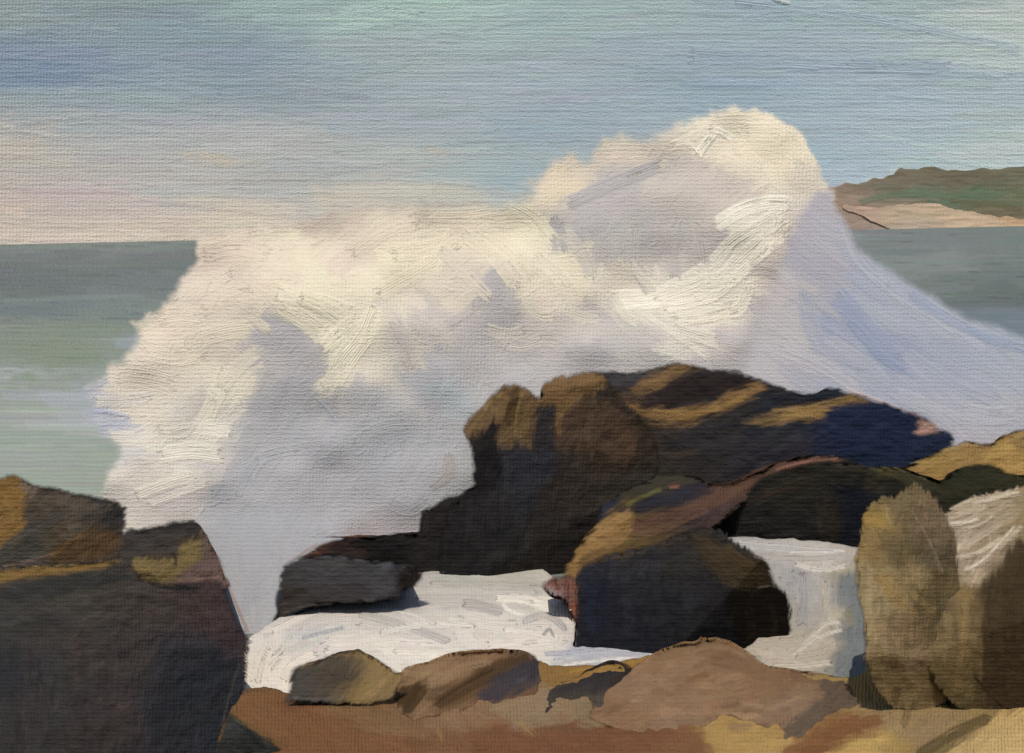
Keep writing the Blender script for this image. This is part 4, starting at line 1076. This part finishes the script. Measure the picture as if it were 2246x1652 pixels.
rock([(1258, 1430), (1262, 1330), (1260, 1270), (1275, 1240), (1330, 1215), (1420, 1195), (1490, 1165), (1540, 1150), (1590, 1165), (1640, 1200), (1690, 1235), (1702, 1275), (1722, 1295), (1738, 1320), (1738, 1390), (1722, 1425), (1690, 1452), (1650, 1470), (1550, 1500), (1300, 1480)], 9.9,
     mixed([(1300, 1300, '1c1e26'), (1350, 1350, '1b1c22'), (1450, 1300, '1f1f23'), (1500, 1230, '2a2725'), (1600, 1350, '1c1b1c'), (1680, 1380, '19171a'), (1380, 1420, '1a1b21'), (1400, 1230, '2b2a2c'), (1550, 1400, '1c1c1e'), (1300, 1250, '23242b')],
           [(R2((1880, 1290), (2050, 1330), (2200, 1400), (2350, 1440), (2420, 1560), (2300, 1640), (2150, 1620), (1980, 1500)), '3b301f', -30), (QD((960, 940), (1200, 940), (1230, 1010), (1230, 1130), (1150, 1230), (1050, 1200), (960, 1060)), '19140f', 80)],
           [([(1640, 1420), (1650, 1440), (1665, 1455)], 12, '6f5a38', .4), ([(1660, 1290), (1690, 1285), (1705, 1290)], 5, '7a746a', .4), ([(1430, 1220), (1440, 1300), (1460, 1380)], 22, '232227', .5), ([(1330, 1260), (1320, 1320), (1325, 1400)], 26, '191c26', .6),
            ([(1530, 1180), (1560, 1230), (1600, 1280)], 22, '33291d', .6), ([(1270, 1240), (1340, 1225), (1420, 1210)], 12, '4b3d28', .5), ([(1300, 1270), (1295, 1330), (1300, 1390)], 20, '1b2133', .6), ([(1380, 1250), (1375, 1320), (1385, 1400)], 26, '24242a', .6), ([(1480, 1200), (1500, 1270), (1510, 1350)], 24, '282628', .6), ([(1560, 1290), (1555, 1350), (1570, 1410)], 26, '1d1c20', .6), ([(1590, 1200), (1640, 1240), (1680, 1270)], 20, '45381f', .6), ([(1440, 1200), (1500, 1180), (1560, 1165)], 12, '3a2f24', .6), ([(1640, 1330), (1650, 1380), (1640, 1430)], 22, '221c17', .6), ([(1690, 1320), (1700, 1370), (1690, 1420)], 14, '2b231a', .5)], ang=84),
     '1d1d21', 'big blue black block between foam pool and narrow white channel', CENTRE, seed=65, tilt=.1, thick=1.6, spread=.28)
rock([(655, 1225), (695, 1190), (720, 1175), (800, 1178), (860, 1168), (912, 1163), (922, 1122), (955, 1104), (985, 1086), (1030, 1080), (1150, 1110), (1300, 1150), (1290, 1290), (1210, 1290), (1180, 1278), (1000, 1278), (930, 1275), (700, 1300)], 12.62,
     mixed([(720, 1210, '2a2423'), (850, 1210, '1f1c1c'), (950, 1200, '221e1e'), (1050, 1200, '221f1f'), (1150, 1240, '211f1e'), (690, 1200, '5e3e33'), (1000, 1110, '241f1f')], [],
           [([(700, 1192), (720, 1180), (740, 1180)], 14, '6e4232', .7), ([(760, 1190), (850, 1190), (920, 1180)], 20, '211e1e'), ([(930, 1260), (1050, 1262), (1180, 1262)], 22, '1e1d1c'), ([(930, 1120), (935, 1150), (928, 1180)], 16, '2a2321'),
            ([(980, 1090), (985, 1130), (990, 1180)], 18, '262221'), ([(1180, 1270), (1210, 1282), (1240, 1285)], 10, '33241e')], ang=4),
     '221f1e', 'low black ledge running left from the upright boulder, above the foam pool', CENTRE, seed=66, tilt=.15, thick=1.2, spread=.15)
rock([(608, 1310), (614, 1250), (630, 1232), (670, 1216), (740, 1214), (820, 1224), (885, 1234), (925, 1244), (934, 1262), (920, 1285), (890, 1300), (870, 1322), (780, 1326), (700, 1332), (650, 1348), (605, 1362)], 11.2,
     mixed([(650, 1260, '363435'), (740, 1250, '393839'), (830, 1260, '38383b'), (900, 1265, '241f1d'), (640, 1330, '302a28'), (760, 1300, '333030')], [(R4((1180, 50), (1260, 60), (1310, -10), (1300, -60), (1220, -80), (1170, -20)), '1d1815', 60)],
           [([(625, 1240), (700, 1222), (800, 1230)], 12, '424143'), ([(630, 1280), (740, 1270), (860, 1270)], 26, '39383a', .6), ([(620, 1345), (680, 1330), (760, 1325)], 9, '4a4543', .6), ([(830, 1240), (870, 1245), (895, 1250)], 14, '44454d', .6)], ang=2),
     '363436', 'flat topped slate grey slab at the back left edge of the foam pool', CENTRE, seed=67, tilt=.12, thick=.9, spread=.12)
rock([(1180, 1282), (1215, 1262), (1262, 1262), (1280, 1300), (1280, 1430), (1256, 1420), (1254, 1360), (1240, 1325), (1205, 1305)], 10.95,
     mixed([(1220, 1290, '6a4136'), (1255, 1340, '6a3d2e'), (1210, 1300, '7d6a68')], [], [([(1190, 1295), (1215, 1310), (1240, 1320)], 12, '85797c', .7), ([(1250, 1270), (1258, 1330), (1258, 1400)], 9, '7a4a38', .7), ([(1215, 1265), (1220, 1280), (1222, 1290)], 6, '2a2420', .7)], ang=80),
     '66402f', 'thin rust red sliver of rock at the right end of the foam pool', CENTRE, seed=68, thick=.5, nf=2)

# right edge
rock(R3((1000, 640), (1250, 610), (1420, 530), (1560, 470), (1680, 420), (1760, 385), (1900, 405), (1990, 395), (2060, 335), (2150, 312), (2246, 300), (2700, 280), (2700, 900), (1500, 900), (1100, 800)), 13.2,
     mixed([(2000, 1010, '7c6034'), (2080, 985, '80643a'), (2150, 970, '7d6034'), (2200, 1000, '947239'), (2240, 960, '7c6238'), (2060, 1030, '7a602f')], [],
           [([(2100, 975), (2150, 975), (2195, 965)], 12, '8a6b40', .6), ([(2110, 955), (2160, 965), (2190, 960)], 6, 'b5a08a', .5), ([(2010, 1030), (2100, 1000), (2246, 990)], 16, '8d6c38', .6)], ang=14),
     '80633a', 'low ochre hump of rock at the right edge, under the falling spray', RIGHT, seed=71, tilt=.4, thick=1.6, spread=.15)
rock(R3((900, 640), (1000, 605), (1080, 592), (1250, 625), (1420, 680), (1560, 715), (1650, 640), (1740, 595), (1900, 570), (2060, 600), (2180, 665), (2700, 690), (2700, 1100), (1500, 1150), (900, 1100), (860, 800)), 11.9,
     mixed([(1930, 1040, '39341f'), (2000, 1060, '332f20'), (2080, 1060, '252418'), (2150, 1030, '27261a'), (2220, 1050, '2a2819'), (2060, 1090, '262419')], [],
           [([(1920, 1025), (1990, 1035), (2060, 1060)], 10, '4c452c', .6), ([(2080, 1040), (2150, 1020), (2220, 1040)], 14, '23231a', .7), ([(1910, 1060), (1980, 1080), (2040, 1080)], 16, '3c3626', .6), ([(2230, 1040), (2246, 1038), (2290, 1040)], 14, '1c2018', .7)], ang=-12),
     '2b281c', 'low olive black hummock at the right edge, between the ochre hump and the tan boulders', RIGHT, seed=72, tilt=.3, thick=1.3, spread=.15)
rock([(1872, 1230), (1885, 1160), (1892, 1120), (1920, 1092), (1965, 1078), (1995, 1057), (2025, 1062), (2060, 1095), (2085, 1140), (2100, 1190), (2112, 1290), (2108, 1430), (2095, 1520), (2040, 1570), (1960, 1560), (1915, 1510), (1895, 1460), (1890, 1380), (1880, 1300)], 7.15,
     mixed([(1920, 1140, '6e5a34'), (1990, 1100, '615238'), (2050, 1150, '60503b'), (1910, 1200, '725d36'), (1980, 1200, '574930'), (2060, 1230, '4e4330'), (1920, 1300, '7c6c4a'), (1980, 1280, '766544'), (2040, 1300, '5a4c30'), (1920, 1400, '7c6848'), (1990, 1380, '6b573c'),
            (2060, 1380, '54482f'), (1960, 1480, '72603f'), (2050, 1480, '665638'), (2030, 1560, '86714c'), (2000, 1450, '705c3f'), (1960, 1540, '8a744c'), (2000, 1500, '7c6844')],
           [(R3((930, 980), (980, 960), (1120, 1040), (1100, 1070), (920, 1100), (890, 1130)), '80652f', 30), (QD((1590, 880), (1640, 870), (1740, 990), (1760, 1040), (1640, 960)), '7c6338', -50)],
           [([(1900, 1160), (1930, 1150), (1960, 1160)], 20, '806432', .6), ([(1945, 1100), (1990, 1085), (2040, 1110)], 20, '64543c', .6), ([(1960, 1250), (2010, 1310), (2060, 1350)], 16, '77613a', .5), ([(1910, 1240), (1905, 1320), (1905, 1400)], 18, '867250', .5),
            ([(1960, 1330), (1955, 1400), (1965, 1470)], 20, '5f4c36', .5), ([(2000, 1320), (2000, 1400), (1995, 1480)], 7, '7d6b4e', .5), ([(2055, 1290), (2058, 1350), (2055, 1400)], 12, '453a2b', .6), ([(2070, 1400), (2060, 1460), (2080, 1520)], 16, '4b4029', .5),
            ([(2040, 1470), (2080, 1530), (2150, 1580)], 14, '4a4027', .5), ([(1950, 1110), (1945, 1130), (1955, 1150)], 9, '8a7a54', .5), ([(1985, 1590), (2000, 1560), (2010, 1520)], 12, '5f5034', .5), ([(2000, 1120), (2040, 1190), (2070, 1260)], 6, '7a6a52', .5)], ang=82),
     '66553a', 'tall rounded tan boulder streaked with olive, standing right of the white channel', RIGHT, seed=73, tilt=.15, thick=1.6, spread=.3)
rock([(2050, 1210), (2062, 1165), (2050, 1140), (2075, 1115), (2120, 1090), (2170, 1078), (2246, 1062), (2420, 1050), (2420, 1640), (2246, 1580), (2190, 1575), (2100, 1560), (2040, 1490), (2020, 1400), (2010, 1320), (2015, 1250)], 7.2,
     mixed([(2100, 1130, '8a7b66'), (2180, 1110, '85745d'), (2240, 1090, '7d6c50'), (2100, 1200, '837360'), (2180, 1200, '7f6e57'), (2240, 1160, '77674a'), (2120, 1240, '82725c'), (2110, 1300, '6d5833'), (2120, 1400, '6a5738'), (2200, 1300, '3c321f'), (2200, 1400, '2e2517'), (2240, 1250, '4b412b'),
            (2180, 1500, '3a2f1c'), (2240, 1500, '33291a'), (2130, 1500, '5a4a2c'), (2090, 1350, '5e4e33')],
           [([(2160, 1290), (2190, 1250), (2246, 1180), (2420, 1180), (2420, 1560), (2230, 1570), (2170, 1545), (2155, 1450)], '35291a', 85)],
           [([(2070, 1130), (2130, 1100), (2240, 1075)], 14, 'a3947c', .7, .7), ([(2065, 1140), (2120, 1125), (2170, 1110)], 14, '9c8c76', .7, .8), ([(2080, 1210), (2130, 1190), (2200, 1150)], 18, '9c8c78', .6, .8), ([(2110, 1250), (2160, 1230), (2246, 1150)], 12, 'a29380', .7, .8),  # pale strokes stand for the highlight, painted into the rock colour
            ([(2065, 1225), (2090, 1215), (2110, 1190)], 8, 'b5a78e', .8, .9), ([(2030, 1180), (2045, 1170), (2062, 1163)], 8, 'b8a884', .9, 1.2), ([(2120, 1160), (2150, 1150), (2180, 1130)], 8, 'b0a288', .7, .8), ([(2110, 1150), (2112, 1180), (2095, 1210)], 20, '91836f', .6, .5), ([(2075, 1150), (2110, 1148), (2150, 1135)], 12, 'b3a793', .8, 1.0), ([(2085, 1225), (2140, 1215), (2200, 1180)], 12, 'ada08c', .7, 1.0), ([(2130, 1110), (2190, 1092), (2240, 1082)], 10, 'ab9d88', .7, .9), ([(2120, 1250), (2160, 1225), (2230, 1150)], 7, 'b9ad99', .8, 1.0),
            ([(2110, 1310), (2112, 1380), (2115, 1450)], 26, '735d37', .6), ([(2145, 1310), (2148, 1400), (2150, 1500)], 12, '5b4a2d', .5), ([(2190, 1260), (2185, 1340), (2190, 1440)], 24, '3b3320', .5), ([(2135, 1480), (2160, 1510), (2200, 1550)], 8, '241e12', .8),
            ([(2060, 1240), (2090, 1260), (2115, 1262)], 8, '6a5a30', .7), ([(2200, 1450), (2202, 1480), (2203, 1520)], 10, '2b2216', .4)], dirs=[(2100, 1120, 25), (2200, 1100, 20), (2120, 1220, 70), (2200, 1180, 40), (2120, 1400, 86), (2200, 1400, 86)]),
     '6a5838', 'right edge boulder with a pale highlight painted on its cap and a dark brown hollow', RIGHT, seed=74, tilt=.2, thick=1.8, spread=.25)


# ------------------------------------------------------------------ the brown ledge underfoot
GRADE = (0.82, 1.06, (0.012, 0.006, 0))
LA, LB = 2.157, -0.19


def on_ledge(off=0.0):
    return lambda a, b: (EYE - LA - off) / np.maximum(-b + LB, .03)


def paint_ledge(cv):
    cv.points([(540, 1560, '63482a'), (620, 1600, '5f3f25'), (750, 1620, '63402a'), (800, 1560, '6b5034'), (900, 1580, '6f5238'), (880, 1640, '6c472e'), (1000, 1560, '7a5f44'), (1000, 1640, '6a4830'), (1150, 1560, '7b6448'), (1100, 1640, '66402a'),
               (1250, 1640, '643f2a'), (1250, 1560, '705438'), (1400, 1620, '67432d'), (1350, 1480, '866632'), (1500, 1650, '7b5a3a'), (1600, 1610, '94743e'), (1700, 1640, '9c7d46'), (1700, 1600, '8c6a3c'), (1850, 1600, '78522f'), (1800, 1650, '6b452b'),
               (1900, 1640, '9c8044'), (1950, 1560, '86714a'), (2050, 1600, '806c4a'), (2000, 1500, '86704c'), (2100, 1650, '6b5a36'), (2220, 1620, 'b09258'), (2246, 1652, 'bb9f66'), (2180, 1590, '7c6840'), (1900, 1500, '85703f'), (1230, 1500, '7a5c30')], 28, 16)
    cv.dirs([(600, 1600, -20), (900, 1600, -10), (1300, 1640, 2), (1700, 1600, 8), (2000, 1550, 20), (2150, 1620, 35)], 60)
    cv.auto(1.2, (16, 40), (6, 12), jit=.07, op=.6, h=.2, angjit=10, amp=.35, hue=.03)
    cv.patch(R4((150, 790), (190, 650), (300, 640), (420, 660), (510, 740), (680, 745), (850, 850), (1010, 930), (950, 1100), (550, 1100), (350, 930)), '6e4a2e', -20, soft=7, rough=4, op=.85)
    cv.patch(R4((680, 745), (900, 745), (1000, 800), (1200, 830), (1100, 900), (1010, 925), (850, 840)), '725538', -15, soft=5, rough=5, op=.8)
    cv.patch(R5((-400, 690), (300, 640), (450, 700), (620, 790), (640, 876), (600, 1000), (-400, 1000)), '6b452e', 0, soft=9, rough=6, op=.75)
    cv.patch(R4((1740, 760), (1850, 700), (1980, 660), (2040, 640), (2246, 700), (2246, 820), (2100, 850), (1900, 890), (1800, 850)), '7f6a50', 15, soft=5, rough=5, op=.85)
    cv.patch([(1260, 1540), (1300, 1520), (1345, 1560), (1330, 1590), (1280, 1595)], '75644a', 0, soft=4, rough=4, op=.8)
    cv.patch(R5((620, 760), (720, 690), (860, 680), (1010, 750), (1040, 800), (900, 876), (700, 870)), '9b7c44', 5, soft=4, rough=6, op=.8)
    cv.patch(R5((760, 720), (850, 725), (860, 755), (760, 765)), '7c6444', 0, soft=3, op=.7)
    cv.patch(R5((1050, 840), (1200, 750), (1350, 690), (1500, 660), (1520, 740), (1400, 790), (1290, 850), (1200, 900), (1030, 900)), '70482b', 15, soft=4, rough=5, op=.85)
    cv.patch(R5((1270, 860), (1400, 790), (1540, 780), (1530, 850), (1450, 950), (1250, 950)), 'a5874a', 10, soft=5, rough=6, op=.8)
    cv.patch(R5((1860, 880), (1960, 790), (2060, 710), (2246, 650), (2500, 600), (2500, 1050), (1800, 1000)), 'b0945c', 35, soft=3, rough=5, op=.85)
    cv.auto(.9, (12, 34), (3, 8), jit=.07, op=.55, h=.25, angjit=12, amp=.4, hue=.03, dry=.35)
    cv.stroke([(2010, 1660), (2090, 1610), (2180, 1570)], 28, '51452a', op=.85, h=.3)
    cv.stroke([(1960, 1480), (1990, 1540), (1980, 1600)], 22, '645638', op=.6)
    cv.stroke([(505, 1568), (560, 1598), (620, 1635)], 7, '5a4a28', op=.7)
    cv.stroke([(510, 1550), (530, 1520), (580, 1515)], 10, '4b4528', op=.6)
    cv.stroke([(1240, 1475), (1320, 1462), (1400, 1450)], 12, '8f6c2f', op=.7)
    cv.stroke([(1130, 1580), (1160, 1600), (1180, 1620)], 14, '94703c', op=.35)
    cv.stroke([(960, 1590), (965, 1610), (975, 1630)], 12, '94703c', op=.35)


body('rock_ledge', [(470, 1650), (500, 1575), (515, 1545), (545, 1512), (600, 1508), (640, 1522), (700, 1500), (900, 1470), (1100, 1455), (1180, 1450), (1230, 1462), (1340, 1456), (1420, 1440), (1500, 1440), (1700, 1470), (1850, 1485), (1900, 1470), (1960, 1440), (2700, 1440), (2900, 2300), (300, 2300), (420, 1800)],
     8, paint_ledge, '7a5f42', gain=1.2 / light_on((0, .19, 1)), flat=on_ledge(), thick=.9, ext=(0, .25, -1), shrink=1.0, rough=4, rim=4, lump=.16, seed=81, step=1.4, mat=M_GROUND, kind='structure')

rock(R4((468, 712), (490, 640), (515, 520), (560, 495), (640, 480), (720, 445), (860, 412), (950, 422), (1060, 480), (1190, 560), (1170, 640), (1110, 730), (950, 760), (680, 745), (480, 735)), 7.75,
     mixed([(650, 1500, '45413d'), (740, 1480, '453e34'), (800, 1500, '6b5838'), (850, 1480, '7b6647')], [(R4((890, 425), (960, 425), (1190, 560), (1160, 620), (1060, 680), (960, 750), (860, 730), (900, 650), (985, 540), (940, 470)), '7f683f', 55)],
           [([(640, 1530), (700, 1535), (760, 1530)], 10, '5e5a54', .6), ([(660, 1465), (720, 1440), (790, 1432)], 7, '75603c', .6), ([(800, 1530), (830, 1510), (845, 1480)], 16, '94794a', .6), ([(648, 1465), (646, 1480), (642, 1500)], 8, '2c2a28', .7)], ang=40),
     '4a443c', 'small two sided boulder, grey left and tan right, at the near edge of the foam', FRONT, seed=91, tilt=.6, thick=.6, nf=5, gain=G_T, name='stone')
rock(R4((1125, 700), (1150, 620), (1190, 530), (1300, 495), (1500, 445), (1800, 430), (1960, 442), (2005, 480), (2040, 600), (1960, 690), (1740, 750), (1500, 790), (1240, 840), (1170, 810)), 8.4,
     mixed([(900, 1480, '7a6042'), (960, 1470, '7d6246'), (1050, 1460, '76593f'), (1000, 1520, '6b5038'), (1100, 1540, '5f4530'), (1170, 1470, '574637')],
           [(R4((1140, 660), (1230, 615), (1345, 630), (1310, 720), (1220, 825), (1175, 800)), '322513', 55), (R4((1370, 710), (1500, 610), (1700, 500), (1880, 445), (1990, 455), (1880, 510), (1700, 640), (1520, 740), (1400, 780)), '42301c', 30),
            (R4((1635, 675), (1780, 570), (1990, 462), (2025, 570), (1930, 640), (1760, 735), (1670, 720)), '302f38', 28)],
           [([(900, 1460), (1000, 1445), (1120, 1438)], 10, '6f553a', .6), ([(940, 1500), (1010, 1465), (1080, 1450)], 20, '846a4e', .6), ([(960, 1540), (1020, 1500), (1090, 1465)], 7, '2e2012', .7), ([(880, 1470), (920, 1480), (950, 1470)], 14, '8a7350', .5)], ang=30),
     '755a40', 'low brown slab with a slanting dark crack and a slate blue right end', FRONT, seed=92, flat=on_ledge(0), rim=0, lump=.08, thick=.1, soft=.5, ext=(0, .3, -1), swell=(.13, 30), gain=1.22 / light_on((0, .19, 1)), name='stone')
rock([(1185, 1545), (1205, 1505), (1250, 1490), (1300, 1470), (1350, 1456), (1385, 1458), (1392, 1475), (1372, 1502), (1330, 1522), (1340, 1540), (1330, 1565), (1305, 1560), (1290, 1535), (1240, 1542), (1215, 1562), (1195, 1568)], 8.2,
     mixed([(1220, 1520, '37332f'), (1300, 1500, '2d2a2b'), (1360, 1475, '2c2726'), (1320, 1550, '454036')], [], [([(1210, 1520), (1280, 1500), (1370, 1465)], 18, '2c2a2d', .7), ([(1300, 1540), (1320, 1545), (1330, 1560)], 14, '3f3b33', .7)], ang=25),
     '332f2c', 'narrow charcoal stone lying slantwise in the middle of the brown ledge', FRONT, seed=93, flat=on_ledge(0), rim=0, thick=.1, soft=.5, ext=(0, .3, -1), swell=(.13, 30), gain=1.22 / light_on((0, .19, 1)), name='stone')
rock([(1290, 1570), (1330, 1510), (1400, 1455), (1470, 1420), (1530, 1412), (1545, 1405), (1600, 1408), (1640, 1425), (1680, 1458), (1740, 1468), (1800, 1476), (1865, 1492), (1885, 1520), (1895, 1545), (1850, 1565), (1800, 1585), (1770, 1615), (1715, 1630), (1700, 1600), (1640, 1590), (1600, 1572), (1540, 1600), (1440, 1610), (1350, 1600)], 7.9,
     mixed([(1400, 1520, '7c6148'), (1500, 1450, '775c41'), (1600, 1450, '73573f'), (1700, 1500, '74583f'), (1600, 1530, '7a5f45'), (1750, 1540, '76604a'), (1500, 1570, '7a5f48'), (1350, 1570, '75583f')],
           [(R5((1215, 505), (1340, 495), (1400, 540), (1440, 630), (1300, 690), (1200, 750), (1090, 820), (1015, 835), (1050, 740), (1150, 650), (1230, 590)), '50443a', 45)],
           [([(1500, 1500), (1540, 1480), (1560, 1490)], 14, '68492f', .6), ([(1500, 1430), (1580, 1420), (1640, 1440)], 12, '7f6549', .6), ([(1620, 1545), (1700, 1550), (1760, 1530)], 16, '806a4e', .6), ([(1640, 1580), (1690, 1595), (1740, 1600)], 5, '5f4a34', .6),
            ([(1700, 1480), (1760, 1490), (1800, 1490)], 20, '6f5239', .6), ([(1430, 1500), (1500, 1460), (1540, 1430)], 26, '806850', .4), ([(1740, 1590), (1790, 1560), (1830, 1540)], 30, '55483c', .5)], ang=8),
     '775c43', 'broad smooth brown mound with a grey dark right corner, lying on the ledge', FRONT, seed=94, flat=on_ledge(0), rim=0, lump=.08, thick=.1, soft=.5, ext=(0, .3, -1), swell=(.13, 30), gain=1.22 / light_on((0, .19, 1)), name='mound')
